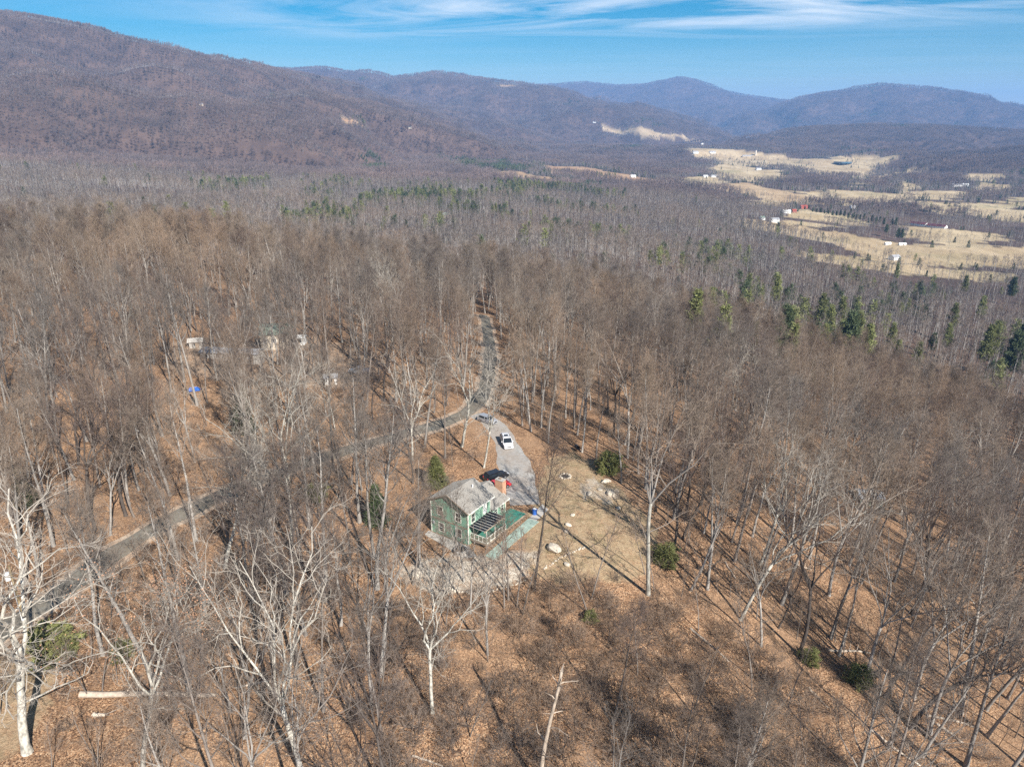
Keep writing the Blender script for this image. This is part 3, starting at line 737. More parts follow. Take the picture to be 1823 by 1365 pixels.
# evergreens: whorled boughs carrying tufts of needles
def evergreen(seed, H, r, shape, tuft, nt_, dens):
    rg = np.random.default_rng(seed); tr = MB(); cr_ = MB()
    tp = polyl(rg, (0, 0, -.4), (0, 0, 1), H, 7, .02, .03); tr.tube(tp, np.linspace(.011*H+.04, .02, 8), 6)
    z = .0
    pos = []
    n = dens
    for i in range(n):
        t = rg.uniform(0, 1)
        if shape == 'pine': t = .38+.62*t; R0 = r*(1-((t-.38)/.62)**1.6*.8)*(.75+.4*math.sin(t*40)); rr_ = R0*rg.uniform(.25, 1)**.6
        elif shape == 'cone': t = .04+.96*t**1.2; rr_ = r*(1-t)**.8*rg.uniform(.45, 1.05)
        else: t = .05+.9*t; rr_ = r*math.sqrt(max(0, 1-((t-.42)/.58)**2))*rg.uniform(.5, 1.05)
        a = rg.uniform(0, 6.28); rr_ *= 1+(.25 if shape != 'round' else .22)*math.sin(3*a+seed)+(.28*math.sin(5*a+3*t+1)*math.sin(7*t) if shape == 'round' else 0)
        zz = t*H; c = np.array([math.cos(a)*rr_, math.sin(a)*rr_, zz+(.12*rr_ if shape == 'pine' else 0)])
        pos.append(c)
    pos = np.array(pos)
    stem = np.column_stack([np.interp(pos[:, 2], tp[:, 2], tp[:, 0]), np.interp(pos[:, 2], tp[:, 2], tp[:, 1]), pos[:, 2]-.25*np.hypot(pos[:, 0], pos[:, 1])])
    sel = rg.uniform(0, 1, len(pos)) < (.35 if shape == 'pine' else .12)
    br = MB(); br.spikes(stem[sel], pos[sel], np.full(sel.sum(), .04), 0.0)
    P_ = np.repeat(pos, nt_, 0); v = rg.normal(0, 1, P_.shape)+np.array([0, 0, .5]); v /= np.linalg.norm(v, axis=1)[:, None]
    out = P_*np.array([1, 1, 0]); out /= (np.linalg.norm(out, axis=1)[:, None]+.01); v = v+out*.5
    st = P_+rg.normal(0, tuft*.35, P_.shape)
    cr_.spikes(st, st+v*tuft*rg.uniform(.6, 1.2, len(P_))[:, None], np.full(len(P_), tuft*.16))
    return tr, br, cr_
EV = {}
def ev(key, seed, H, r, shape, tuft, nt_, dens, m):
    t_, b_2, c_ = evergreen(seed, H, r, shape, tuft, nt_, dens)
    tm = t_.mesh('trunk', M['wood_brown'], True); cm = c_.mesh('crown', M[m]); bm_ = b_2.mesh('boughs', M['wood_brown'])
    EV.setdefault(key, []).append((tm, cm, bm_))
ev('pine', 101, 17, 3.0, 'pine', .85, 9, 330, 'needle'); ev('pine', 102, 19, 3.4, 'pine', .9, 9, 330, 'needle')
ev('cedar', 103, 9, 2.3, 'cone', .55, 8, 420, 'needle_dark'); ev('darkpine', 104, 16, 3.6, 'pine', 1.0, 9, 360, 'needle_dark')
ev('bush', 105, 3.2, 1.7, 'round', .38, 9, 260, 'bush_green')
ev('youngcedar', 106, 5.0, 1.9, 'cone', .42, 9, 420, 'bush_green')

def place_tree(name, trip, x, y, scale, rz, lean=(0, 0), sink=0.0, label=None, cat='tree', group=None, parts=('trunk', 'crown', 'leaves')):
    o = bpy.data.objects.new(name, None); COL.objects.link(o)
    o.location = (x, y, hz(x, y)-sink); o.rotation_euler = (lean[0], lean[1], 0); o.empty_display_size = .1
    o.scale = (scale,)*3 if np.isscalar(scale) else scale
    tag(o, label, cat, group)
    for nm, me_ in zip(parts, trip):
        if me_ is None: continue
        c = bpy.data.objects.new(nm, me_); COL.objects.link(c); c.parent = o; c.rotation_euler = (0, 0, rz)
    return o

# the trees one can single out: (base px, top px, kind, proto index, label)
HERO = [
    ((1155, 1057), (1215, 640), 'fork2', 0, 'tall pale trunked bare tree standing alone at the lower edge of the lawn'),
    ((952, 1050), (985, 762), 'darkpole', 0, 'slim dark bare tree with ragged branches just below the green deck'),
    ((1318, 1102), (1420, 800), 'pale', 0, 'white branched bare tree on the slope right of the lawn'),
    ((1386, 1118), (1455, 985), 'dark', 0, 'short dark leaning tree beside the white branched one on the slope'),
    ((50, 1338), (-15, 930), 'pale', 1, 'thick pale trunked tree beside the road at the bottom left'),
    ((262, 1395), (255, 1005), 'leafy', 0, 'spreading pale tree still holding dry brown leaves near the utility pole'),
    ((537, 1372), (478, 975), 'pale', 2, 'slender pale tree with forked top below the road'),
    ((435, 1313), (470, 1060), 'fork', 1, 'leaning grey tree next to the slender pale forked one'),
    ((677, 1203), (668, 900), 'fork', 2, 'straight grey tree with narrow forked crown left below the house'),
    ((770, 1268), (762, 990), 'pale', 1, 'pale multi stemmed tree just below the stony yard'),
    ((520, 985), (560, 660), 'pale', 0, 'tall white branching tree by the road left of the house'),
    ((545, 1130), (520, 900), 'fork', 2, 'grey crooked tree below the tall white one by the road'),
    ((402, 1010), (455, 745), 'pale', 1, 'whitish crooked tree over the middle bend of the road'),
    ((822, 795), (838, 585), 'pale', 2, 'white trunked tree where the driveway leaves the road'),
    ((862, 832), (905, 640), 'pale', 0, 'bent white tree behind the house beside the driveway'),
    ((95, 972), (35, 700), 'grey', 1, 'tall grey tree uphill of the road near the left edge'),
    ((185, 1165), (150, 880), 'grey', 0, 'stout grey tree at the roadside behind the leaf holding one'),
    ((955, 1400), (990, 1168), 'snag', 0, 'broken bare snag without a top in the brush below the house'),
    ((1090, 1288), (1140, 1060), 'darkpole', 0, 'dark ragged tree in the brush below the lawn'),
    ((1493, 1167), (1545, 960), 'grey', 2, 'thin grey tree above the fallen pale log on the right slope'),
    ((1540, 1222), (1620, 960), 'fork', 0, 'grey tree leaning downhill right of the fallen pale log'),
    ((1575, 1240), (1700, 975), 'brown', 0, 'brown tree leaning hard downhill beside the arching trunk'),
    ((1245, 812), (1250, 620), 'grey', 1, 'pale trunked tree at the wood edge above the round cedar'),
    ((1036, 805), (1052, 640), 'grey', 2, 'grey tree at the far lawn corner by the black grill'),
    ((1062, 818), (1075, 650), 'brown', 1, 'brown tree next to the round green bush at the far lawn edge'),
    ((1112, 792), (1130, 640), 'grey', 0, 'grey tree behind the round green bush'),
    ((1215, 960), (1300, 760), 'dark', 0, 'dark leaning tree over the shaded hollow right of the lawn'),
    ((1230, 1050), (1330, 830), 'fork', 1, 'grey tree between the lone tree and the white branched one'),
    ((365, 1090), (345, 870), 'grey', 1, 'grey tree just below the road with long shadow'),
    ((360, 1180), (345, 1010), 'brown', 0, 'thin brown tree left of the leaning grey one below the road'),
    ((735, 1040), (760, 850), 'brown', 1, 'thin brown tree in front of the green gable wall'),
    ((838, 1092), (842, 930), 'fork', 0, 'grey branching tree in front of the pergola corner'),
    ((826, 1035), (818, 868), 'fork', 2, 'dense grey tree shading the green gable wall from the front'),
    ((748, 1012), (735, 800), 'grey', 1, 'thin grey tree at the left corner of the stony yard'),
    ((905, 1068), (915, 900), 'brown', 0, 'thin brown tree at the lower stone row below the deck'),
    ((790, 1060), (780, 905), 'brown', 1, 'slight brown tree in the stony yard before the gable'),
    ((868, 1165), (858, 955), 'fork', 1, 'grey tree in the brush straight below the pergola'),
]
taken = []
def lean_for(b, t):
    """lean and height that carry a tree from its foot towards the photographed top"""
    g = ground(*b); r = px_ray(*t)
    s_ = g[1]/r[1]; top = np.array([r[0]*s_, g[1], CAM_H+r[2]*s_])
    h = np.hypot(top[2]-g[2], top[0]-g[0]); ly = math.atan2(top[0]-g[0], top[2]-g[2])
    return g, h, ly
PROTO['fork2'] = []
t_, c_, _l = build_tree(34, 'fork_near'); PROTO['fork2'].append((t_.mesh('trunk', M['wood_pale'], True), c_.mesh('crown', M['wood_grey']), None))
for b, t, k, i, lab in HERO:
    g, h, ly = lean_for(b, t)
    Hp = 12.5 if k == 'snag' else (25 if k in ('grey', 'brown', 'darkpole') else 23)
    h = min(max(h, 11 if k != 'snag' else 8), 33)
    s_ = h/Hp
    if 'n'+k in PROTO and k != 'snag': kk_ = 'n'+k
    else: kk_ = k
    if b == (826, 1035): kk_ = 'fork'
    nm = {'pale': 'pale_tree', 'snag': 'tree_snag', 'dark': 'dark_tree', 'darkpole': 'dark_tree'}.get(k, 'bare_tree')
    place_tree(nm, PROTO[kk_][i % len(PROTO[kk_])], g[0], g[1], (s_*1.55, s_*1.55, s_) if b == (50, 1338) else s_, RNG.uniform(0, 6), lean=(0, max(-.45, min(.45, ly))), label=lab)
    taken.append(g[:2])
taken = np.array(taken)

def free_of(x, y):
    ok = ~inpoly(x, y, CLEAR)
    ok &= dseg(x, y, ROAD) > 4.0
    ok &= dseg(x, y, DRIVE) > 4.2
    return ok
def scatter(sp, r0, r1, a0=-42, a1=42, jit=.45, seed=1):
    g = np.random.default_rng(seed); n = int(2*r1/sp)+2
    xs = (np.arange(n)-n/2)*sp; ys = np.arange(int(r1/sp)+2)*sp
    X, Y = np.meshgrid(xs, ys); X = X.ravel()+g.uniform(-jit, jit, X.size)*sp; Y = Y.ravel()+g.uniform(-jit, jit, Y.size)*sp
    rr_ = np.hypot(X, Y); aa = np.degrees(np.arctan2(X, Y))
    k = (rr_ > r0) & (rr_ < r1) & (aa > a0) & (aa < a1)
    return X[k], Y[k]

# near woods
X, Y = scatter(6.3, 128, 330, -46, 46, .48, 5)
X2, Y2 = scatter(4.9, 48, 128, -46, 46, .5, 55)
X, Y = np.concatenate([X, X2]), np.concatenate([Y, Y2])
ok = free_of(X, Y) & (np.min(np.hypot(X[:, None]-taken[None, :, 0], Y[:, None]-taken[None, :, 1]), 1) > 2.5)
f1, _, _, _ = masks(X, Y); ok &= f1 < .5
rr_ = np.hypot(X, Y)
br = inpoly(X, Y, BRUSHY)
ok &= ~(br & (RNG.uniform(0, 1, X.shape) < .8))
ok &= ~((rr_ < 125) & (RNG.uniform(0, 1, X.shape) < .1))
ok &= ~((rr_ < 75) & (RNG.uniform(0, 1, X.shape) < .3))
mudp = inpoly(X, Y, MUD); ok &= ~(mudp & (RNG.uniform(0, 1, X.shape) < .3))
# keep the sight line to the house open
hx, hy = -5.0, 97.0
tt = (X*hx+Y*hy)/(hx*hx+hy*hy); dd = np.hypot(X-tt*hx, Y-tt*hy); ok &= ~((tt > .5) & (tt < 1.0) & (dd < 9))
for (cu, cv, cw, cp) in ((55, 1140, 4.5, 1), (40, 1050, 6, 1), (100, 1060, 5, .8), (200, 990, 6, .7), (290, 930, 5, .6), (97, 1165, 4, 1), (1440, 1180, 3, 1), (500, 617, 7, .1), (640, 664, 6, .4), (1545, 890, 6, .7), (870, 640, 6, .6), (345, 695, 5, .7), (1010, 850, 6, .8)):
    c_g = ground(cu, cv); tt = (X*c_g[0]+Y*c_g[1])/(c_g[0]**2+c_g[1]**2); dd = np.hypot(X-tt*c_g[0], Y-tt*c_g[1])
    ok &= ~((tt > .55) & (tt < 1.0) & (dd < cw) & (RNG.uniform(0, 1, X.shape) < cp))
for cu, cv, cr_2 in ((1110, 1085, 11), (1060, 1065, 8), (990, 1065, 6)):
    c_g = ground(cu, cv); ok &= np.hypot(X-c_g[0], Y-c_g[1]) > cr_2
for f_s in (1.2, 1.35):
    ok &= ~((rr_ < 150) & (dseg(X*f_s, Y*f_s, ROAD) < 3.6) & (RNG.uniform(0, 1, X.shape) < .3))
X, Y, rr_ = X[ok], Y[ok], rr_[ok]
o_ = np.argsort(rr_); X, Y, rr_ = X[o_], Y[o_], rr_[o_]
kinds = [('grey', .33), ('brown', .27), ('fork', .16), ('pale', .03), ('dark', .09), ('sapling', .12)]
names_ = {'grey': 'bare_tree', 'brown': 'bare_tree', 'fork': 'bare_tree', 'pale': 'pale_tree', 'dark': 'dark_tree', 'sapling': 'sapling'}
adj = {'grey': 'tall bare grey barked tree', 'brown': 'tall bare brown twigged tree', 'fork': 'forked bare grey tree', 'pale': 'white barked bare tree', 'dark': 'dark barked bare tree', 'sapling': 'thin bare sapling'}
LMK = [(t_[4 - 4], n_) for t_, n_ in []]
LMK = [((770, 945), 'green gable wall'), ((905, 865), 'brick chimney'), ((900, 795), 'white parked car'), ((866, 752), 'dark grey car'), ((1006, 848), 'stone fire ring'), ((1027, 803), 'black grill'), ((1084, 842), 'round green bush'),
       ((1155, 1057), 'lone pale lawn edge tree'), ((1184, 1005), 'dark green bush'), ((1318, 1102), 'white branched slope tree'), ((1510, 1160), 'fallen pale log'), ((1530, 1218), 'upturned root plate'), ((1618, 1297), 'arching dark trunk'), ((955, 1400), 'broken snag'),
       ((1545, 893), 'white roofed shed'), ((57, 1150), 'utility pole'), ((97, 1170), 'spreading bush by the pole'), ((262, 1238), 'thick fallen trunk'), ((435, 1313), 'leaning grey tree'), ((677, 1203), 'straight narrow forked tree'), ((520, 985), 'tall white roadside tree'),
       ((48, 900), 'left edge cedar'), ((402, 1010), 'whitish crooked tree'), ((776, 866), 'bright evergreen behind the roof'), ((640, 664), 'silver pickup truck'), ((495, 617), 'green roofed building'), ((350, 618), 'small pale shed'), ((872, 640), 'upper stretch of road'),
       ((985, 980), 'large flat boulder'), ((672, 935), 'dark evergreen near the road'), ((230, 965), 'first bend of the road'), ((650, 790), 'upper road bend'), ((770, 1268), 'pale multi stemmed tree'), ((1481, 866), 'small white table'), ((1440, 1180), 'small green slope shrub'), ((840, 1020), 'stony yard')]
LMK = [(ground(*p)[:2], n) for p, n in LMK]
def describe(x, y, k, h, ly):
    size = 'short' if h < 19 else ('middling' if h < 22 else ('tall' if h < 25 else 'very tall'))
    if k == 'sapling': size = 'small' if h < 10 else 'taller'
    ln_ = 'upright' if abs(ly) < .035 else ('right leaning' if ly > 0 else 'left leaning')
    c_ = {'grey': 'grey barked tree', 'brown': 'brown twigged tree', 'fork': 'grey forked tree', 'pale': 'white barked tree', 'dark': 'dark barked tree', 'sapling': 'bare sapling'}[k]
    d = [math.hypot(p[0]-x, p[1]-y) for p, n in LMK]; j = int(np.argmin(d)); (px_, py_), n = LMK[j]
    r_ = math.hypot(x, y); ux, uy = x/r_, y/r_; ax_, ay_ = x-px_, y-py_; al = ax_*ux+ay_*uy; ac = ax_*uy-ay_*ux
    if abs(al) > 2.2*abs(ac): w = 'behind' if al > 0 else 'in front of'
    elif abs(ac) > 2.2*abs(al): w = 'right of' if ac > 0 else 'left of'
    else: w = ('behind' if al > 0 else 'in front') + (' and right of' if ac > 0 else ' and left of')
    q = 'close ' if d[j] < 9 else ('' if d[j] < 18 else 'well ')
    return '%s %s %s %s%s the %s' % (size, ln_, c_, q, w, n)
def zone(x, y):
    if y > 165: return 'in the wood beyond the house'
    if x > 14: return 'on the slope right of the lawn'
    return 'in the wood by the gravel road' if x < -8 else 'around the clearing'
N_OBJ = 299-len(HERO)
rest = []
kr = np.random.default_rng(17)
PXY = []
for i, (x, y) in enumerate(zip(X, Y)):
    u_ = kr.uniform(); k = 'grey'; acc = 0
    for kk, pr_ in kinds:
        acc += pr_
        if u_ < acc: k = kk; break
    H_ = kr.uniform(.62, 1.1)
    if k == 'sapling': H_ = kr.uniform(.8, 1.5)
    i2 = int(kr.integers(len(PROTO[k])))
    if np.hypot(x, y) < 285 and 'n'+k in PROTO: i2 = int(kr.integers(len(PROTO['n'+k])))
    lean = (kr.normal(0, .045), kr.normal(0, .045)+(.13 if x > 18 else 0)*min(1, (x-18)/30 if x > 18 else 0))
    rz = kr.uniform(0, 6.28)
    if i < N_OBJ:
        zn = zone(x, y)
        place_tree(names_[k], PROTO['n'+k if (np.hypot(x, y) < 285 and 'n'+k in PROTO) else k][i2], x, y, H_, rz, lean, label=describe(x, y, k, H_*(9 if k == 'sapling' else 25), lean[1]), group=adj[k]+'s '+zn)
    else:
        kq = 'n'+k if (np.hypot(x, y) < 285 and 'n'+k in PROTO) else k
        rest.append((x, y, H_, rz, kq, i2 % len(PROTO[kq]), lean))

# ------------------------------------------------------------------ geometry-node scatter of what nobody could count
def hidden_collection(name, meshes):
    """prototypes for the scatter; the collection is not linked, only its copies appear"""
    c = bpy.data.collections.new(name)
    for i, ms in enumerate(meshes):
        ob = bpy.data.objects.new('%s_%03d' % (name, i), ms); c.objects.link(ob)
    return c
def join_meshes(ms):
    bm = bmesh.new(); mats = []
    for m_ in ms:
        if m_ is None: continue
        n0 = len(bm.faces); bm.from_mesh(m_)
        bm.faces.ensure_lookup_table(); mm = m_.materials[0]
        if mm not in mats: mats.append(mm)
        k = mats.index(mm)
        for f in bm.faces[n0:]: f.material_index = k
    o = bpy.data.meshes.new('joined'); bm.to_mesh(o); bm.free()
    for mm in mats: o.materials.append(mm)
    return o
def scatter_object(name, coll, pos, rot, scl, ind, label=None):
    me_ = bpy.data.meshes.new(name); me_.from_pydata(np.asarray(pos).tolist(), [], [])
    a = me_.attributes.new('rot', 'FLOAT_VECTOR', 'POINT'); a.data.foreach_set('vector', np.asarray(rot, np.float32).ravel())
    a = me_.attributes.new('scl', 'FLOAT', 'POINT'); a.data.foreach_set('value', np.asarray(scl, np.float32))
    a = me_.attributes.new('ind', 'INT', 'POINT'); a.data.foreach_set('value', np.asarray(ind, np.int32))
    o = bpy.data.objects.new(name, me_); COL.objects.link(o); tag(o, label, kind='stuff')
    g = bpy.data.node_groups.new(name, 'GeometryNodeTree')
    g.interface.new_socket('Geometry', in_out='INPUT', socket_type='NodeSocketGeometry'); g.interface.new_socket('Geometry', in_out='OUTPUT', socket_type='NodeSocketGeometry')
    gi = g.nodes.new('NodeGroupInput'); go_ = g.nodes.new('NodeGroupOutput')
    ci = g.nodes.new('GeometryNodeCollectionInfo'); ci.inputs['Collection'].default_value = coll; ci.inputs['Separate Children'].default_value = True; ci.inputs['Reset Children'].default_value = True
    ip = g.nodes.new('GeometryNodeInstanceOnPoints'); ip.inputs['Pick Instance'].default_value = True
    def na(nm, dt):
        n = g.nodes.new('GeometryNodeInputNamedAttribute'); n.data_type = dt; n.inputs['Name'].default_value = nm; return n.outputs['Attribute']
    g.links.new(gi.outputs[0], ip.inputs['Points']); g.links.new(ci.outputs[0], ip.inputs['Instance'])
    er = g.nodes.new('FunctionNodeEulerToRotation'); g.links.new(na('rot', 'FLOAT_VECTOR'), er.inputs[0]); g.links.new(er.outputs[0], ip.inputs['Rotation'])
    g.links.new(na('scl', 'FLOAT'), ip.inputs['Scale']); g.links.new(na('ind', 'INT'), ip.inputs['Instance Index'])
    g.links.new(ip.outputs[0], go_.inputs[0])
    md = o.modifiers.new('scatter', 'NODES'); md.node_group = g
    return o

# light-weight trees for the middle distance
def lod_tree(seed, m, H=23.0, n_l=11, n_t=190, wt=.045):
    rg = np.random.default_rng(seed); mb = MB()
    top = np.array([rg.normal(0, .5), rg.normal(0, .5), H*.93])
    tp = np.array([[0, 0, -1.5], top*.45+rg.normal(0, .2, 3), top*.75+rg.normal(0, .2, 3), top]); mb.tube(tp, [.27, .21, .13, .03], 4, [0, 0, .2, 1])
    tips = []
    b = []; e = []; w = []
    for i in range(n_l):
        t = rg.uniform(.42, .92); p = top*t; a = i*2.4+rg.normal(0, .3); L_ = 5.0*(1.15-.65*t)+rg.uniform(-1, 1.2)
        d = norm(np.array([math.cos(a)*.6, math.sin(a)*.6, .8])); q = p+d*L_
        b.append(p); e.append(q); w.append(.085); tips.append((p, q))
        for j in range(3):
            s_ = p+(q-p)*rg.uniform(.3, .8); d2 = norm(d+rg.normal(0, .5, 3)); q2 = s_+d2*L_*.5; b.append(s_); e.append(q2); w.append(.045); tips.append((s_, q2))
    mb.spikes(b, e, w, .45)
    k = rg.integers(0, len(tips), n_t); P0 = np.array([tips[i][0] for i in k]); P1 = np.array([tips[i][1] for i in k]); f = rg.uniform(.25, 1.05, n_t)[:, None]
    s_ = P0+(P1-P0)*f; v = rg.normal(0, .7, (n_t, 3)); v[:, 2] = np.abs(v[:, 2])+.3; v /= np.linalg.norm(v, axis=1)[:, None]
    mb.spikes(s_, s_+v*rg.uniform(.9, 2.2, n_t)[:, None], np.full(n_t, wt), 1.0)
    return mb.mesh('lod', M[m])
def lod_ever(seed, H, r, m):
    t_, b2, c_ = evergreen(seed, H, r, 'pine' if r > 2.4 else 'cone', 1.3, 5, 90)
    return join_meshes([t_.mesh('t', M['wood_brown']), c_.mesh('c', M[m])])

full = []
kmap = {}
for k in ('grey', 'brown', 'fork', 'pale', 'dark', 'sapling', 'ngrey', 'nbrown', 'nfork', 'npale', 'ndark'):
    for j, tr_ in enumerate(PROTO[k]):
        kmap[(k, j)] = len(full); full.append(join_meshes(tr_))
cF = hidden_collection('wood_tree', full)
if rest:
    xs = np.array([q[0] for q in rest]); ys = np.array([q[1] for q in rest])
    scatter_object('woodland_trees', cF, np.column_stack([xs, ys, height(xs, ys)]), [(q[6][0], q[6][1], q[3]) for q in rest], [q[2] for q in rest], [kmap[(q[4], q[5])] for q in rest], 'bare winter woodland filling the slope behind the house')

lods = [lod_tree(200+i, 'far_wood', n_t=150) for i in range(5)]+[lod_tree(210, 'wood_grey', n_t=90, wt=.035), lod_ever(220, 21, 4.2, 'needle'), lod_ever(221, 19, 4.2, 'needle_dark'), lod_ever(222, 11, 2.4, 'needle_dark')]
cL = hidden_collection('distant_tree', lods)
# positions of evergreen patches
EVL = [gpoly_h(p, 9) for p in (
    [(500, 388), (560, 380), (640, 388), (640, 396), (500, 398)], [(645, 352), (700, 345), (790, 338), (870, 345), (860, 352), (700, 360), (640, 362)],
    [(340, 330), (400, 325), (480, 318), (480, 330), (380, 340)], [(880, 322), (960, 330), (1060, 322), (1070, 335), (960, 345), (890, 338)],
    [(800, 270), (900, 282), (960, 300), (880, 302), (820, 290)], [(610, 280), (680, 285), (690, 300), (620, 296)], [(1490, 256), (1580, 262), (1590, 270), (1500, 268)])]
def veg_index(x, y, g):
    n = len(x); ind = g.integers(0, 5, n)
    ind[g.uniform(0, 1, n) < np.where(waves(x, y, 330, 7, 81) > .7, .4, .05)] = 5
    e = np.zeros(n, bool)
    for p in EVL: e |= inpoly(x, y, p)
    rr_ = np.hypot(x, y)
    sl = (x > 95) & (rr_ < 800) & (waves(x, y, 110, 6, 77) > .25)
    e2 = e | (sl & (g.uniform(0, 1, n) < .33)) | (g.uniform(0, 1, n) < .014) | ((rr_ > 700) & (rr_ < 2800) & (np.abs(np.degrees(np.arctan2(x, y))+3) < 13) & (waves(x, y, 160, 7, 88) > .35) & (g.uniform(0, 1, n) < .3))
    pick = e2 & (g.uniform(0, 1, n) < np.where(e, .7, 1))
    ind[pick] = g.choice([6, 7, 8], pick.sum(), p=[.3, .5, .2])
    return ind
g2 = np.random.default_rng(91)
X, Y = scatter(7.6, 330, 1500, -41, 41, .48, 6)
f1, _, _, _ = masks(X, Y); k = f1 < .5
valley = (height(X, Y) < -93)
k &= ~(valley & (waves(X, Y, 120, 6, 33) < -.3) & (np.hypot(X, Y) > 650) & (g2.uniform(0, 1, X.shape) < .85))
X, Y = X[k], Y[k]
sc = g2.uniform(.58, 1.12, len(X)); ind = veg_index(X, Y, g2)
val = height(X, Y) < -90; sc = np.where(val, sc*.75, sc)
scatter_object('distant_woods', cL, np.column_stack([X, Y, height(X, Y)]), np.column_stack([g2.normal(0, .04, len(X)), g2.normal(0, .04, len(X)), g2.uniform(0, 6.28, len(X))]), sc, ind, 'bare brown woods rolling down to the valley fields')

# tiles of small trees for the mountains
TS = 58.0
def tile(seed, m, n=34, ever=0):
    rg = np.random.default_rng(seed); mb = MB()
    for i in range(n):
        x, y = rg.uniform(-TS*.55, TS*.55, 2); H = rg.uniform(15, 23); l = rg.normal(0, .6, 2)
        top = np.array([x+l[0], y+l[1], H])
        mb.spikes([[x, y, -3]], [top], [.42], 0.0)
        nb = 26; a = rg.uniform(0, 6.28, nb); r_ = np.sqrt(rg.uniform(.03, 1, nb))*3.6; zz = H*rg.uniform(.42, .85, nb)
        b = np.column_stack([x+np.cos(a)*r_*.5, y+np.sin(a)*r_*.5, zz]); v = np.column_stack([np.cos(a)*.5, np.sin(a)*.5, rg.uniform(.3, 1, nb)])
        mb.spikes(b, b+v*rg.uniform(2.5, 5, nb)[:, None], np.full(nb, .30), 1.0)
    return mb.mesh('tile', M[m])
tiles = [tile(300+i, 'far_wood2') for i in range(5)]
def ever_tile():
    rg = np.random.default_rng(333); mb = MB()
    for i in range(30):
        x, y = rg.uniform(-TS*.5, TS*.5, 2); H = rg.uniform(9, 15)
        nb = 24; a = rg.uniform(0, 6.28, nb); t = rg.uniform(.15, 1, nb); r_ = 2.8*(1.1-t)
        b = np.column_stack([x+np.cos(a)*r_*.4, y+np.sin(a)*r_*.4, t*H]); v = np.column_stack([np.cos(a), np.sin(a), rg.uniform(.1, .8, nb)])
        mb.spikes(b, b+v*1.9, np.full(nb, .7), 1.0)
    return mb.mesh('tile', M['needle_dark'])
tiles.append(ever_tile())
cT = hidden_collection('mountain_tile', tiles)
def tile_set(name, sp, r0, r1, scale, seed, label):
    g = np.random.default_rng(seed)
    X, Y = scatter(sp, r0, r1, -40, 40, .12, seed)
    ok = np.ones(len(X), bool)
    for ox, oy in ((0, 0), (.5, .5), (-.5, .5), (.5, -.5), (-.5, -.5), (0, .6), (0, -.6)):
        f1, _, _, _ = masks(X+ox*sp, Y+oy*sp); ok &= f1 < .5
    bad = (X[~ok], Y[~ok])
    X, Y = X[ok], Y[ok]
    e = 6.0; z = height(X, Y); zx = (height(X+e, Y)-height(X-e, Y))/(2*e); zy = (height(X, Y+e)-height(X, Y-e))/(2*e)
    rot = np.column_stack([np.arctan(zy), -np.arctan(zx)*np.cos(np.arctan(zy)), np.zeros(len(X))])
    fl = g.integers(0, 2, len(X)); 
    ind = g.integers(0, 5, len(X))
    evn = np.zeros(len(X), bool)
    for p in EVL: evn |= inpoly(X, Y, p)
    ind[evn & (g.uniform(0, 1, len(X)) < .7)] = 5
    ind[(waves(X, Y, 700, 7, 123) > 1.25) & (g.uniform(0, 1, len(X)) < .45) & (np.hypot(X, Y) > 2400)] = 5
    scatter_object(name, cT, np.column_stack([X, Y, z-1.0]), rot, np.full(len(X), scale), ind, label)
    return bad
bad = tile_set('mountain_forest', 54, 1500, 6200, 1.0, 61, 'bare purple brown forest covering the mountain sides')
tile_set('far_mountain_forest', 84, 6200, 12000, 1.55, 62, 'hazy bare forest on the farthest ridges')
# single trees fill the tiles that touch fields
g3 = np.random.default_rng(14)
bx = np.repeat(bad[0], 40)+g3.uniform(-27, 27, len(bad[0])*40); by = np.repeat(bad[1], 40)+g3.uniform(-27, 27, len(bad[0])*40)
f1, _, _, _ = masks(bx, by)
k = (f1 < .5) | (g3.uniform(0, 1, len(bx)) < .012); bx, by = bx[k], by[k]
hx_, hy_ = [], []
for p_, c_ in FPOLY:
    for a_, b_e2 in zip(p_, np.roll(p_, -1, 0)):
        L_ = np.hypot(*(b_e2-a_)); n_ = int(L_/5.0)
        if n_ < 3 or g3.uniform() < .12: continue
        t_ = g3.uniform(0, 1, n_); q_ = a_+(b_e2-a_)*t_[:, None]+g3.normal(0, 2.5+.001*np.hypot(*a_), (n_, 2))
        kk = (waves(q_[:, 0], q_[:, 1], 60, 5, 99) > -.7); hx_.append(q_[kk, 0]); hy_.append(q_[kk, 1])
bx = np.concatenate([bx]+hx_); by = np.concatenate([by]+hy_)
ind = veg_index(bx, by, g3); ind = np.where(g3.uniform(0, 1, len(bx)) < .12, 8, ind)
scatter_object('valley_tree_lines', cL, np.column_stack([bx, by, height(bx, by)]), np.column_stack([np.zeros(len(bx)), np.zeros(len(bx)), g3.uniform(0, 6.28, len(bx))]), g3.uniform(.5, .85, len(bx)), ind, 'bare hedgerow trees and cedars between the straw coloured fields')

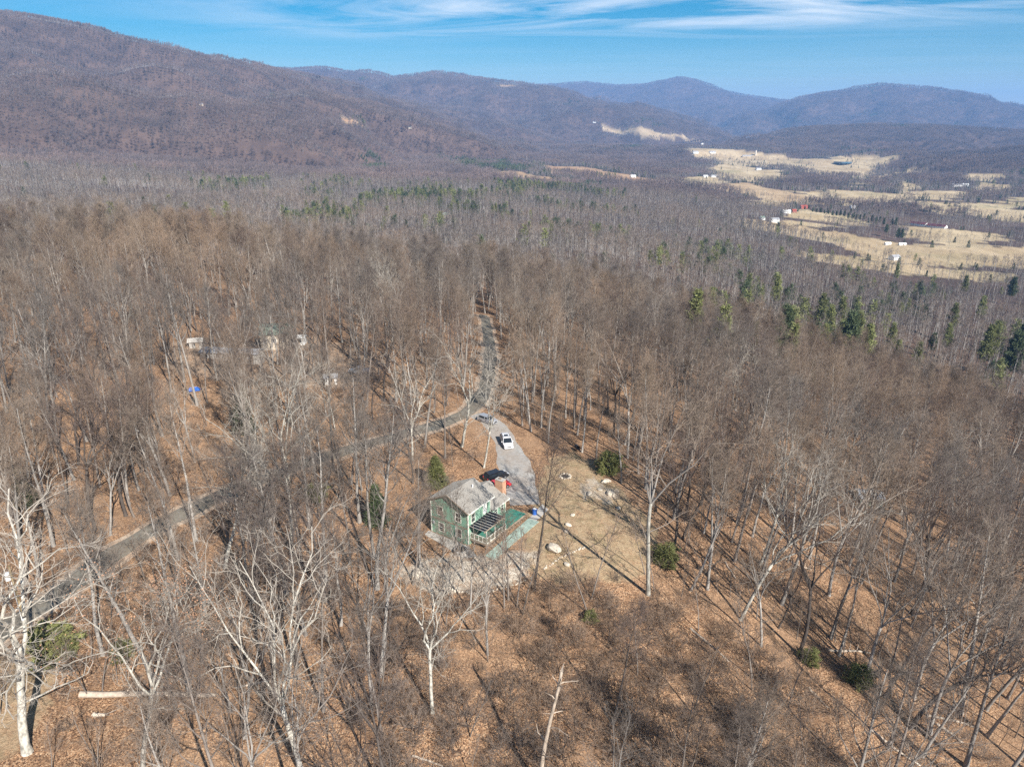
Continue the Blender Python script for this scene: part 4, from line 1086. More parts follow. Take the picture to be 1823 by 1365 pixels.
# brush on the ground of the near woods
under = [join_meshes(PROTO[k][j]) for k, j in (('shrub', 0), ('shrub', 1), ('bramble', 0), ('bramble', 1), ('sapling', 0), ('sapling', 1))]
cU = hidden_collection('brush_clump', under)
g4 = np.random.default_rng(44)
X, Y = scatter(2.0, 45, 210, -46, 46, .5, 9)
ok = free_of(X, Y); inb = inpoly(X, Y, BRUSHY)
dn = waves(X, Y, 22, 8, 71)
p = np.where(inb, 1.0+.25*dn, .26+.16*dn); p = np.where(np.hypot(X, Y) > 150, .16, p)
ok &= g4.uniform(0, 1, X.shape) < p
X, Y, inb = X[ok], Y[ok], inb[ok]
ind = np.where(inb, g4.choice([0, 1, 2, 3, 4], len(X), p=[.24, .24, .22, .22, .08]), g4.choice([0, 1, 2, 3, 4, 5], len(X), p=[.16, .16, .14, .14, .2, .2]))
scatter_object('undergrowth', cU, np.column_stack([X, Y, height(X, Y)]), np.column_stack([g4.normal(0, .1, len(X)), g4.normal(0, .1, len(X)), g4.uniform(0, 6.28, len(X))]), np.where(inb, g4.uniform(.7, 1.7, len(X)), g4.uniform(.5, 1.2, len(X))), ind, 'tangled bare brush and brambles over the leaf litter')

# ------------------------------------------------------------------ evergreens one can count
def ever_at(key, j, u, v, h, name, label, group=None, xyz=None):
    g = (ground_h(u, v, h*.8) if key in ('pine', 'darkpine') and h > 18 else ground(u, v)) if xyz is None else xyz
    H0 = {'pine': (17, 19), 'cedar': (9,), 'darkpine': (16,), 'bush': (3.2,), 'youngcedar': (5.0,)}[key][j]
    trip = EV[key][j]
    return place_tree(name, trip, g[0], g[1], (h/H0*.72, h/H0*.72, h/H0) if key in ('pine', 'darkpine') else h/H0, RNG.uniform(0, 6), label=label, cat='bush' if key == 'bush' else 'tree', group=group, parts=('trunk', 'crown', 'boughs'))
ever_at('youngcedar', 0, 776, 866, 5.6, 'evergreen_bush', 'bright green evergreen bush behind the house roof')
ever_at('bush', 0, 1084, 842, 4.0, 'evergreen_bush', 'round green bush at the far edge of the lawn')
ever_at('bush', 0, 1184, 1005, 3.4, 'evergreen_bush', 'dark green bush right of the lone tall tree')
ever_at('bush', 0, 97, 1170, 4.6, 'evergreen_bush', 'low spreading green bush beside the utility pole')
ever_at('bush', 0, 220, 1170, 2.4, 'evergreen_bush', 'small green bush behind the leaf holding tree')
ever_at('cedar', 0, 48, 900, 6.5, 'cedar_tree', 'dark green cedar at the left edge above the road')
ever_at('cedar', 0, 672, 935, 7.0, 'cedar_tree', 'dark evergreen in the shade between road and house')
ever_at('bush', 0, 565, 890, 3.0, 'evergreen_bush', 'small yellow green bush left of the dark evergreen')
ever_at('cedar', 0, 437, 770, 9.0, 'cedar_tree', 'dark cedar below the cluttered yard')
ever_at('bush', 0, 1530, 1218, 2.8, 'evergreen_bush', 'green bush by the dark stump on the lower right slope')
ever_at('bush', 0, 1440, 1180, 2.2, 'evergreen_bush', 'small green shrub left of the fallen pale log')
ever_at('bush', 0, 1052, 1106, 1.6, 'evergreen_bush', 'tiny green shrub in the brush below the lawn')
ORD = 'first second third fourth fifth sixth seventh eighth ninth tenth eleventh twelfth thirteenth fourteenth fifteenth sixteenth seventeenth eighteenth nineteenth twentieth'.split()+['twenty-'+w for w in 'first second third fourth fifth sixth seventh eighth ninth'.split()]+['thirtieth']+['thirty-'+w for w in 'first second third fourth fifth sixth seventh'.split()]
def pine_label(i, k):
    o = sorted(range(len(PINES)), key=lambda j: PINES[j][0]).index(i)
    return '%s pine, %s from the left among pines on the valley slope' % ('dark green' if k == 'darkpine' else 'yellowish green', ORD[o])
PINES = [(1240, 545, 17), (1268, 530, 14), (1290, 575, 16), (1345, 590, 10), (1385, 505, 17), (1398, 570, 18), (1413, 600, 15), (1405, 680, 9), (1440, 700, 8), (1465, 540, 19), (1480, 560, 16), (1500, 545, 18), (1516, 580, 20), (1530, 575, 19), (1548, 600, 18), (1500, 585, 14), (1470, 595, 13), (1590, 590, 14), (1600, 620, 10), (1636, 625, 12), (1655, 640, 11), (1700, 555, 18), (1690, 590, 13), (1750, 540, 17), (1762, 600, 22), (1775, 590, 20), (1810, 615, 22), (1823, 600, 22), (1630, 650, 9), (1770, 720, 9), (1380, 660, 8), (1435, 640, 9), (1720, 500, 14), (1805, 505, 16), (1598, 478, 13), (1500, 478, 12)]
for i, (u, v, h) in enumerate(PINES):
    k = 'darkpine' if i in (5, 12, 20, 26, 27, 33) else 'pine'
    ever_at(k, 0 if k == 'darkpine' else i % 2, u, v, h*1.0+9 if v < 640 else h+5, 'pine_tree', pine_label(i, k), 'pines on the slope down to the valley')
# belt of dark pines before the long barn
for i in range(26):
    t = i/25; u = 1432+t*175; v = 376+t*36+RNG.uniform(-2, 3)
    ever_at('darkpine', 0, u, v, RNG.uniform(12, 17)*(.65+.55*t), 'pine_tree', ORD[i]+' dark pine from the red barn in the belt before the long barn', 'dark pines in the belt before the long barn')

# ------------------------------------------------------------------ the house
U2 = np.array([.56, .8285]); U2 /= np.linalg.norm(U2)
A0 = np.array([-6.4, 91.12])
hs_ = empty('house', (A0[0], A0[1], 0), math.atan2(U2[1], U2[0]), 'two storey green house with grey gabled roofs, brick chimney and lower wing in the clearing', 'house')
OV = .55
x0, x1, y0, y1 = OV, 6.15, OV, 7.75      # main block walls; local x runs away along the front, y to the left-rear
xe = 10.3                                 # end of the lower wing
EH, RH, YM = 5.75, 7.75, 4.08            # eaves, ridge
EH2 = 3.45
def wallblock(name, xa, xb, ya, yb, zt, zr, ym, gables=(True, True)):
    mb = MB()
    v = [(xa, ya, -1.2), (xb, ya, -1.2), (xb, yb, -1.2), (xa, yb, -1.2), (xa, ya, zt), (xb, ya, zt), (xb, yb, zt), (xa, yb, zt), (xa, ym, zr), (xb, ym, zr)]
    mb.add(v, [(0, 1, 5, 4), (2, 3, 7, 6), (3, 0, 4, 8, 7), (1, 2, 6, 9, 5)])
    return part(name, mb, M['wall'], hs_)
sl = (RH-EH)/YM
wallblock('wall', x0, x1, y0, y1, EH+sl*OV-.14, RH-.16, YM)
wallblock('wing_wall', x1+.003, xe, y0+.01, y1-.01, EH2+sl*OV-.14, EH2+sl*YM-.16, YM)
def roof(name, xa, xb, e, ym=YM, th=.16, w=8.16):
    mb = MB(); r_ = e+sl*ym
    pr_ = [(0, e), (ym, r_), (w, e), (w, e-th), (ym, r_-th), (0, e-th)]
    v = [(xa, y, z) for y, z in pr_]+[(xb, y, z) for y, z in pr_]
    mb.add(v, [(0, 1, 7, 6), (1, 2, 8, 7), (2, 3, 9, 8), (3, 4, 10, 9), (4, 5, 11, 10), (5, 0, 6, 11), (5, 4, 1, 0), (4, 3, 2, 1), (6, 7, 10, 11), (7, 8, 9, 10)])
    return part(name, mb, M['shingle'], hs_)
rf = roof('roof', 0, 6.65, EH)
rf2 = roof('wing_roof', x1+.006, 10.75, EH2)
# shingle courses: thin raised strips joined in one piece per roof
def courses(rp, xa, xb, e):
    mb = MB()
    n = 26
    for side in (0, 1):
        for i in range(1, n):
            t = i/n; y = t*YM; z = e+sl*y
            if side: y = 8.16-y
            a = (xa, y, z+.004); b = (xb, y, z+.004); mb.bar(a, b, .03, .022)
    o = part('shingle_courses', mb, M['shingle'], rp); tag(o, kind='stuff')
courses(rf, .01, 6.64, EH); courses(rf2, x1+.02, 10.74, EH2)
# eaves boards and rakes
mb = MB()
mb.bar((0, -.025, EH-.08), (6.65, -.025, EH-.08), .05, .17); mb.bar((6.675, 0, EH-.09), (6.675, YM, RH-.09), .05, .16)
mb.bar((6.7, -.03, EH2-.08), (10.75, -.03, EH2-.08), .05, .17); mb.bar((10.775, 0, EH2-.09), (10.775, YM, EH2+sl*YM-.09), .05, .16)
part('fascia_board', mb, M['trimw'], hs_)
mb = MB(); mb.bar((-.025, 0, EH-.09), (-.025, YM, RH-.09), .05, .16); mb.bar((-.025, 8.16, EH-.09), (-.025, YM, RH-.09), .05, .16); part('fascia_board', mb, M['timber'], hs_)
mb = MB()
for i in range(52):
    z = -.2+i*.15
    if z < EH+.05: mb.box(((x0+x1)/2, y0-.008, z), (x1-x0-.16, .028, .02))
    ya_, yb_ = (y0+.08, y1-.08) if z < EH else (max(y0, (z-EH)/sl+.35), min(y1, 8.16-(z-EH)/sl-.35))
    if yb_-ya_ > .3: mb.box((x0-.008, (ya_+yb_)/2, z), (.028, yb_-ya_, .02))
    if z < EH2+.05: mb.box(((x1+xe)/2+.02, y0+.002, z), (xe-x1-.1, .028, .02))
o = part('clapboard', mb, M['wall'], hs_); tag(o, kind='stuff')
mb = MB(); mb.tube([(-.0, -.08, EH-.05), (6.6, -.08, EH-.05)], [.06, .06], 6); part('gutter', mb, M['trimw'], hs_)
mb = MB(); mb.tube([(6.75, -.08, EH2-.05), (10.7, -.08, EH2-.05)], [.06, .06], 6); part('gutter', mb, M['trimw'], hs_)
def window(x, y, z, w, h, face, pane_m='glass', bars=True):
    """face 'f': in the long front wall (looks towards -y), 'g': in the gable (looks towards -x)"""
    fr = MB(); t = .09
    def B(c1, c2, d1, d2, dep, off):
        # c1: along the wall, c2: height
        if face == 'f': fr.box((x+c1, y-off, z+c2), (d1, dep, d2))
        else: fr.box((x-off, y+c1, z+c2), (dep, d1, d2))
    for sx in (-1, 1): B(sx*(w/2+t/2), 0, t, h+2*t, .09, .03)
    for sz in (-1, 1): B(0, sz*(h/2+t/2), w, t, .09, .03)
    B(0, 0, w, .05, .05, .025)
    f = part('window', fr, M['trimw'], hs_)
    for sz in (-1, 1):
        g = MB()
        c = (x, y-.012, z+sz*h/4) if face == 'f' else (x-.012, y, z+sz*h/4)
        d = (w, .02, h/2-.05) if face == 'f' else (.02, w, h/2-.05)
        g.box(c, d); part('pane', g, M[pane_m], f)
    return f
window(1.75, y0, 4.2, .85, 1.45, 'f'); window(4.75, y0, 4.25, .85, 1.45, 'f', 'curtain')
window(7.6, y0+.01, 2.3, .8, 1.3, 'f'); window(9.4, y0+.01, 2.3, .65, 1.3, 'f')
window(x0, 5.9, 4.2, .95, 1.4, 'g'); window(x0, 5.7, 1.4, .95, 1.4, 'g'); window(x0, 2.4, 1.5, 1.0, 1.4, 'g'); window(x0, 2.4, 4.2, .95, 1.4, 'g')
mb = MB()
for (xx, yy, zt) in ((x0, y0, EH), (x0, y1, EH), (x1, y0, EH), (xe, y0+.01, EH2)): mb.box((xx, yy, zt/2-.3), (.14, .14, zt+.5))
part('corner_board', mb, M['trimw'], hs_)
mb = MB(); mb.box((x0-.02, (y0+y1)/2, 2.75), (.05, y1-y0, .18)); part('belly_band', mb, M['timber'], hs_)
mb = MB(); mb.tube([(x0-.07, y1-.1, -.2), (x0-.07, y1-.1, EH)], [.05, .05], 8); part('downpipe', mb, M['trimw'], hs_)
mb = MB(); mb.box((x0-.12, y1-.6, 1.9), (.16, .3, .45)); part('meter_box', mb, M['metal'], hs_)
# roof vent pipe
zz = EH+sl*2.9
mb = MB(); mb.tube([(4.9, 2.9, zz-.1), (4.9, 2.9, zz+.5)], [.09, .09], 8); part('vent_pipe', mb, M['white'], hs_)
# chimney in coursed brick
ch = MB(); ch.box((11.0, 1.95, 2.4), (.95, 1.45, 7.4)); cho = part('chimney', ch, M['brick'], hs_)
mb = MB()
for i in range(34):
    z = 1.7+i*.14
    if z < 6.05: mb.box((11.0, 1.95, z), (.97, 1.47, .105))
o = part('brick_courses', mb, M['brick'], cho); tag(o, kind='stuff')
mb = MB(); mb.box((11.0, 1.95, 6.15), (1.03, 1.53, .1)); part('chimney_cap', mb, M['concrete'], cho)
mb = MB(); mb.box((11.0, 1.95, 6.33), (.34, .34, .26)); part('flue', mb, M['timber'], cho)
# deck with boards, railing and pergola
DZ = 1.0
dk = empty('deck', (A0[0], A0[1], 0), hs_.rotation_euler.z, 'green boarded deck with brown rim along the front of the house', 'deck')
nb = 30; w_ = 10.7/nb
bmesh_board = None
for i in range(nb):
    if bmesh_board is None:
        mb = MB(); mb.box((0, 0, 0), (w_-.012, 3.05, .05)); o = part('plank', mb, M['deck'], dk); bmesh_board = o
    else:
        o = bmesh_board.copy(); COL.objects.link(o)
    o.location = (1.0+w_*(i+.5), y0-.02-3.05/2, DZ-.025)
mb = MB()
mb.box((1.0+5.35, y0-.02-3.05-.03, DZ-.12), (10.76, .05, .28)); mb.box((.97, y0-.02-1.525, DZ-.12), (.05, 3.05, .28)); mb.box((11.73, y0-.02-1.525, DZ-.12), (.05, 3.05, .28))
for i in range(7):
    mb.box((1.1+i*1.75, y0-2.95, DZ/2-.5), (.12, .12, DZ+.7))
part('deck_frame', mb, M['timber'], dk)
mb = MB()
for i in range(1, 12): mb.bar((1.0+i*.9, y0-3.0, .3), (1.0+i*.9+.002, y0-3.0, .9), .5, .04)
part('skirting', mb, M['timber'], dk)
# railing round the near half
mb = MB()
pts_ = [(1.05, y0-.05), (1.05, y0-3.05), (6.0, y0-3.05)]
for (a, b) in zip(pts_[:-1], pts_[1:]):
    n = 4 if a[0] == b[0] else 5
    for i in range(n+1):
        x = a[0]+(b[0]-a[0])*i/n; y = a[1]+(b[1]-a[1])*i/n; mb.box((x, y, DZ+.5), (.1, .1, 1.0))
    for z in (DZ+1.0, DZ+.12): mb.bar((a[0], a[1], z), (b[0], b[1], z), .1, .06)
part('railing', mb, M['trimw'], dk)
mb = MB()
for i in range(1, 44): mb.box((1.05+i*4.95/44, y0-3.05, DZ+.55), (.03, .03, .85))
for i in range(1, 26): mb.box((1.05, y0-.05-i*3.0/26, DZ+.55), (.03, .03, .85))
o = part('baluster', mb, M['timber'], dk)
# pergola roof: black cloth between pale rafters
pg = empty('pergola', (A0[0], A0[1], 0), hs_.rotation_euler.z, 'pergola with black cloth roof between pale rafters over the near half of the deck', 'pergola')
PZ = 3.25
mb = MB(); mb.box((3.35, y0-1.45, PZ), (5.4, 2.8, .03)); part('cloth_roof', mb, M['dark_cloth'], pg)
raf = None
for i in range(9):
    if raf is None:
        mb = MB(); mb.box((0, 0, 0), (.03, 2.95, .045)); raf = o = part('rafter', mb, M['trimw'], pg)
    else: o = raf.copy(); COL.objects.link(o)
    o.location = (.75+i*.65, y0-1.5, PZ+.04)
mb = MB(); mb.bar((.6, y0-2.9, PZ-.1), (6.1, y0-2.9, PZ-.1), .09, .16); mb.bar((.6, y0-.08, PZ-.1), (6.1, y0-.08, PZ-.1), .09, .16); part('beam', mb, M['timber'], pg)
for (x, y) in ((1.2, y0-2.9), (3.4, y0-2.9), (5.9, y0-2.9)):
    mb = MB(); mb.box((x, y, (PZ-.18+DZ)/2), (.11, .11, PZ-.18-DZ)); part('post', mb, M['trimw'], pg)
# paving round the house
def slab(name, pts, m, z0=.05, th=.3, kind='structure'):
    mb = MB(); n = len(pts)
    v = [(p[0], p[1], (p[2] if len(p) > 2 else z0)) for p in pts]; v2 = [(p[0], p[1], p[2]-th) for p in v]
    mb.add(v+v2, [tuple(range(n))]+[tuple(range(2*n-1, n-1, -1))]+[(i, i+n, (i+1) % n+n, (i+1) % n) for i in range(n)])
    o = part(name, mb, m); tag(o, kind=kind); return o
def loc(x, y, z=.06):
    w2 = np.array([-U2[1], U2[0]]); p = A0+U2*x+w2*y
    return (p[0], p[1], z)
slab('patio', [loc(-.2, -3.1), loc(-.6, -4.9), loc(12.2, -4.7), loc(12.0, -2.8)], M['patio'], .06, .5)
slab('path', [loc(.3, 8.2, .05), loc(-.9, 8.0, .05), loc(-1.6, 3.5, .05), loc(-2.6, -.6, .05), loc(-1.2, -2.4, .05), loc(.3, .2, .05)], M['concrete'], .05, .5)
slab('path', [loc(12.0, -2.9, .07), loc(12.2, -4.2, .07), loc(16.8, -4.0, .07), loc(17.5, -2.2, .07)], M['concrete'], .07, .4)

# ------------------------------------------------------------------ vehicles
def make_car(name, loc_, rz, paint, label, cat, L_=4.6, Wd=1.85, Ht=1.65, pickup=False, rack=True, trans=None):
    c = empty(name, loc_, rz, label, cat)
    # side profile, x forward
    def prof(pts, ya, yb, m, nm, inset=0.0):
        mb = MB(); n = len(pts)
        v = [(x, ya+ins, z) for x, z, ins in pts]+[(x, yb-ins, z) for x, z, ins in pts]
        f = [tuple(range(n)), tuple(range(2*n-1, n-1, -1))]+[(i, (i+1) % n, (i+1) % n+n, i+n)[::-1] for i in range(n)]
        mb.add(v, f); return part(nm, mb, m, c)
    h = L_/2; w = Wd/2
    body = [(-h+.05, .38, .06), (-h, .62, .02), (-h+.03, .95, .02), (-h+.25, 1.02, .05), (h-1.25, 1.0, .04), (h-.55, .93, .06), (h-.12, .80, .12), (h, .60, .12), (h-.03, .36, .12), (h-.35, .27, .05), (-h+.35, .27, .05)]
    prof(body, -w, w, paint, 'body')
    if not pickup: cab = [(-h+.12, 1.0, .07), (-h+.42, Ht-.1, .22), (-h+.75, Ht-.03, .25), (.25, Ht-.02, .25), (.62, Ht-.12, .23), (h-1.2, .99, .08)]
    else: cab = [(-.75, 1.0, .07), (-.6, Ht-.08, .22), (.1, Ht-.02, .25), (.5, Ht-.12, .23), (h-1.3, .99, .08)]
    prof(cab, -w, w, M['glass'], 'windows')
    xa = cab[2][0]; xb = .25 if not pickup else .1
    mb = MB()
    # roof skin and pillars stand proud of the glass
    mb.box(((cab[1][0]+xb+.25)/2, 0, Ht), (xb+.25-cab[1][0], Wd-.46, .06))
    part('car_roof', mb, paint, c)
    mb = MB()
    for sy in (-1, 1):
        zt = Ht-.03
        mb.bar((h-1.2, sy*(w-.06), .99), (.6, sy*(w-.22), zt-.06), .07)
        mb.bar((cab[0][0], sy*(w-.05), 1.0), (cab[1][0]+.05, sy*(w-.2), zt-.04), .12)
        mb.bar((-.15, sy*(w-.05), 1.0), (-.15, sy*(w-.21), zt), .08)
        mb.bar((.6, sy*(w-.225), zt-.05), (cab[1][0], sy*(w-.225), zt-.03), .06)
    part('pillar', mb, paint, c)
    if rack:
        mb = MB()
        for sy in (-1, 1): mb.bar((-h+.6, sy*(w-.3), Ht+.09), (.2, sy*(w-.3), Ht+.09), .04)
        for x in (-h+.9, -.15): mb.bar((x, -w+.3, Ht+.12), (x, w-.3, Ht+.12), .05, .03)
        part('roof_rack', mb, M['rubber'], c)
        mb = MB(); mb.box((-.75, 0, Ht+.035), (.75, .8, .02)); part('sunroof', mb, M['glass'], c)
    for sy in (-1, 1):
        mb = MB(); mb.box((h-.13, sy*(w-.35), .76), (.3, .4, .15)); part('headlight', mb, M['lamp'], c)
        mb = MB(); mb.box((.72, sy*(w+.09), 1.07), (.12, .2, .15)); part('mirror', mb, paint, c)
        mb = MB(); mb.box((-h+.04, sy*(w-.2), .85), (.1, .22, .3)); part('tail_light', mb, M['carred'], c)
    mb = MB(); mb.box((h-.02, 0, .62), (.08, .85, .2)); part('grille', mb, M['rubber'], c)
    mb = MB(); mb.box((h-.02, 0, .40), (.14, Wd-.3, .16)); part('bumper', mb, paint, c)
    mb = MB(); mb.bar((h-1.2, -w+.2, 1.012), (h-.3, -w+.35, .92), .02, .01); mb.bar((h-1.2, w-.2, 1.012), (h-.3, w-.35, .92), .02, .01); part('bonnet_seam', mb, M['rubber'], c)
    for x in (-h+.85, h-.88):
        for sy in (-1, 1):
            mb = MB(); mb.tube([(x, sy*(w-.24), .34), (x, sy*(w+.005), .34)], [.34, .34], 18); tag(part('wheel', mb, M['rubber'], c))
            wh = c.children[-1] if False else None
            mb = MB(); mb.tube([(x, sy*(w-.1), .34), (x, sy*(w+.015), .34)], [.2, .2], 12); part('rim', mb, M['chrome'], c)
    return c
def face(u1, v1, u2, v2):
    a = ground(u1, v1); b = ground(u2, v2); return math.atan2(b[1]-a[1], b[0]-a[0])
g = ground(902, 792)
make_car('parked_car', (g[0], g[1], g[2]+.06), R(-79), M['carwhite'], 'white estate car with roof rack parked nose towards the house on the driveway', 'car', 4.9, 1.95, 1.7)
p = tuple(ground(883, 853)+[0, 0, .05])
make_car('parked_car', p, R(35), M['carblack'], 'black car parked behind the chimney end of the house', 'car', 4.5, 1.85, 1.65, rack=False)
p = tuple(ground(891, 868)+[0, 0, .05])
make_car('parked_car', p, R(30), M['carred'], 'small red car mostly hidden behind the brick chimney', 'car', 3.7, 1.65, 1.5, rack=False)
g = ground(868, 752)
make_car('parked_car', (g[0], g[1], g[2]+.05), R(-40), M['cargrey'], 'dark grey car under the trees where the driveway meets the road', 'car', 4.4, 1.8, 1.5, rack=False)
g = ground(640, 664)
make_car('pickup_truck', (g[0], g[1], g[2]+.05), R(178), M['cargrey'], 'silver pickup truck parked in the trailer yard beyond the trees', 'truck', 5.3, 1.9, 1.75, pickup=True, rack=False)

# ------------------------------------------------------------------ yard things
mb = MB(); mb.tube([(0, 0, 0), (0, 0, .9), (0, 0, .95)], [.38, .42, .36], 16, cap=True)
g = loc(13.7, -2.9, .08)
br_ = empty('rain_barrel', g, 0, 'blue plastic barrel with pale lid on the gravel beside the deck', 'barrel'); part('barrel_body', mb, M['blue'], br_)
mb = MB(); mb.tube([(0, 0, .95), (0, 0, 1.0)], [.3, .28], 14); part('lid', mb, M['white'], br_)
# propane tank / round cover by the gable corner
g = ground(820, 984)
t = empty('hot_tub', (g[0], g[1], g[2]), 0, 'round grey tub with dark cover on the paving by the near house corner', 'tub')
mb = MB(); mb.tube([(0, 0, -.2), (0, 0, .65)], [1.0, 1.0], 22); part('shell', mb, M['concrete'], t)
mb = MB(); mb.tube([(0, 0, .65), (0, 0, .72)], [.75, .7], 22); part('cover', mb, M['darkrock'], t)
def rock_mesh(seed, m):
    rg = np.random.default_rng(seed); bm = bmesh.new(); bmesh.ops.create_icosphere(bm, subdivisions=2, radius=1)
    k = rg.normal(0, 1, (6, 3)); k /= np.linalg.norm(k, axis=1)[:, None]; dd_ = rg.uniform(.45, .85, 6)
    for v in bm.verts:
        p = np.array(v.co)
        for kk, d_ in zip(k, dd_):
            o = p@kk-d_
            if o > 0: p = p-kk*o*.9
        v.co = p*(1+rg.normal(0, .03))
    me_ = bpy.data.meshes.new('rock'); bm.to_mesh(me_); bm.free(); me_.materials.append(m)
    me_.attributes.new('thin', 'FLOAT', 'POINT'); return me_
RK = [rock_mesh(i, M['stone']) for i in range(5)]
def rock(name, x, y, s, parent=None, label=None, cat=None, group=None, z=None, k=None):
    o = bpy.data.objects.new(name, RK[int(RNG.integers(5)) if k is None else k]); COL.objects.link(o)
    zz = hz(x, y) if z is None else z
    o.location = (x, y, zz+s[2]*.25); o.scale = s; o.rotation_euler = (RNG.uniform(-.2, .2), RNG.uniform(-.2, .2), RNG.uniform(0, 6))
    if parent is not None: o.parent = parent; 
    return tag(o, label, cat, group)
BOUL = [(988, 980, 1.5, 'large flat pale boulder between the house and the lone tall tree'), (1010, 947, .7, 'pale boulder above the large flat one'), (1012, 935, .6, 'small pale boulder topmost below the lawn'), (1010, 1005, .75, 'round pale boulder below the stone row'), (1078, 858, 1.1, 'pale rock near the round green bush'), (1088, 880, 1.2, 'broad pale rock at the lawn edge'), (1048, 880, .8, 'whitish rock in the lawn'), (745, 1022, 1.4, 'pale boulder at the left end of the stony yard'), (1020, 917, .5, 'small rock near the drive end of the path'), (1068, 872, .6, 'small stone between the two lawn edge rocks'), (1100, 905, .6, 'lowest rock of the lawn edge')]
for u, v, s_, lab in BOUL:
    g = ground(u, v); rock('boulder', g[0], g[1], (s_, s_*.75, s_*.5), label=lab, cat='rock')
def stone_row(pts, n, lab, nm='stone_wall'):
    L_ = np.array([ground(u, v) for u, v in pts]); w = empty(nm, tuple(L_[0]), 0, lab, 'stone wall')
    seg = np.concatenate([[0], np.cumsum(np.linalg.norm(np.diff(L_[:, :2], axis=0), axis=1))])
    for i in range(n):
        t = seg[-1]*(i+.5)/n; x = np.interp(t, seg, L_[:, 0])+RNG.normal(0, .1); y = np.interp(t, seg, L_[:, 1])+RNG.normal(0, .1)
        s_ = RNG.uniform(.22, .4)*seg[-1]/n/.55
        o = rock('stone', x-L_[0, 0], y-L_[0, 1], (s_, s_*.8, s_*.7), parent=w, z=hz(x, y)-L_[0, 2])
stone_row([(966, 1014), (1000, 992), (1042, 973)], 22, 'low row of pale stones edging the yard toward the lawn')
stone_row([(884, 1050), (915, 1040), (955, 1028)], 18, 'row of pale stones below the stony yard')
stone_row([(800, 1050), (845, 1058), (880, 1052)], 12, 'short row of stones left of the lower stone row')
g = ground(1006, 848); fp = empty('fire_pit', tuple(g), 0, 'small round stone fire ring on the dry lawn', 'fire pit')
for i in range(11):
    a = i*2*PI/11; rock('stone', .95*math.cos(a), .95*math.sin(a), (.3, .24, .26), parent=fp, z=0)
mb = MB(); mb.tube([(0, 0, -.1), (0, 0, .05)], [.75, .7], 14); part('ash_bed', mb, M['darkrock'], fp)
# kettle grill by the wood edge
g = ground(1027, 803); gr = empty('grill', tuple(g), .4, 'black grill cart at the far corner of the lawn', 'grill')
mb = MB(); mb.tube([(0, -.5, .95), (0, .5, .95)], [.36, .36], 14); part('lid', mb, M['carblack'], gr)
mb = MB(); mb.box((0, 0, .7), (.7, 1.5, .12)); part('shelf', mb, M['carblack'], gr)
for sx in (-1, 1):
    for sy in (-1, 1): mb = MB(); mb.box((sx*.28, sy*.5, .32), (.06, .06, .64)); part('leg', mb, M['carblack'], gr)
# utility pole with transformer and guy sleeve
g = ground(57, 1150); top = lean_for((57, 1150), (10, 960))
pl = empty('utility_pole', tuple(g), 0, 'wooden utility pole with pale transformer beside the road at the left', 'utility pole')
HP = 11.5
mb = MB(); mb.tube([(0, 0, -.5), (0, 0, HP)], [.17, .11], 10); part('pole', mb, M['pole'], pl)
mb = MB(); mb.tube([(-.42, -.1, HP-1.9), (-.42, -.1, HP-.95)], [.28, .28], 14); part('transformer', mb, M['white'], pl)
mb = MB(); mb.tube([(-.42, -.1, HP-.95), (-.42, -.1, HP-.75)], [.05, .04], 8); part('insulator', mb, M['white'], pl)
mb = MB(); mb.tube([(-.2, -.12, 0), (-.16, -.1, HP-2.2)], [.045, .045], 8); part('conduit', mb, M['white'], pl)
# fallen logs
LOGS = [((143, 1238), (385, 1240), .38, 'thick bleached fallen trunk lying across the lower left slope'), ((165, 1275), (192, 1272), .25, 'short pale log below the thick fallen trunk'), ((1470, 1157), (1552, 1163), .2, 'pale fallen log on the right slope under the thin grey tree'),
        ((1650, 1274), (1745, 1298), .18, 'upper pale fallen trunk in the lower right woods'), ((1668, 1290), (1712, 1322), .2, 'forked pale fallen trunk at the lower right'), ((735, 1345), (790, 1365), .14, 'pale fallen stick at the bottom centre'), ((1408, 1000), (1445, 1015), .14, 'small pale log among trees on the right slope'),
        ((1440, 1225), (1475, 1262), .17, 'weathered log downhill of the small green shrub'), ((1230, 1120), (1300, 1180), .15, 'thin grey fallen trunk in the brush right of centre'), ((1290, 1000), (1310, 1030), .13, 'thin pale log left of the white branched tree'), ((1550, 1300), (1640, 1365), .18, 'long weathered log near the bottom edge right of centre'), ((420, 1225), (490, 1210), .15, 'slim pale log right of the thick fallen trunk')]
for a, b, r_, lab in LOGS:
    p = ground(*a); q = ground(*b); n = 7
    P_ = np.array([p+(q-p)*i/(n-1) for i in range(n)]); P_[:, 2] = height(P_[:, 0], P_[:, 1])+r_*.7; P_[:, :2] += RNG.normal(0, .06, (n, 2))
    o0 = P_[0].copy(); e_ = empty('fallen_log', tuple(o0), 0, lab, 'log')
    mb = MB(); mb.tube(P_-o0, np.linspace(r_, r_*.55, n)*RNG.uniform(.93, 1.07, n), 9); part('trunk', mb, M['log'], e_, True)
    mb = MB(); d_ = norm(q-p); b_s = []; b_e = []
    for i in range(4):
        s_ = P_[2+i]-o0; v = norm(d_*.6+np.array([RNG.normal(0, .6), RNG.normal(0, .6), RNG.uniform(.2, .8)])); b_s.append(s_); b_e.append(s_+v*RNG.uniform(.8, 2.0))
    mb.spikes(b_s, b_e, [r_*.3]*4, 0.0); part('branch_stub', mb, M['log'], e_)
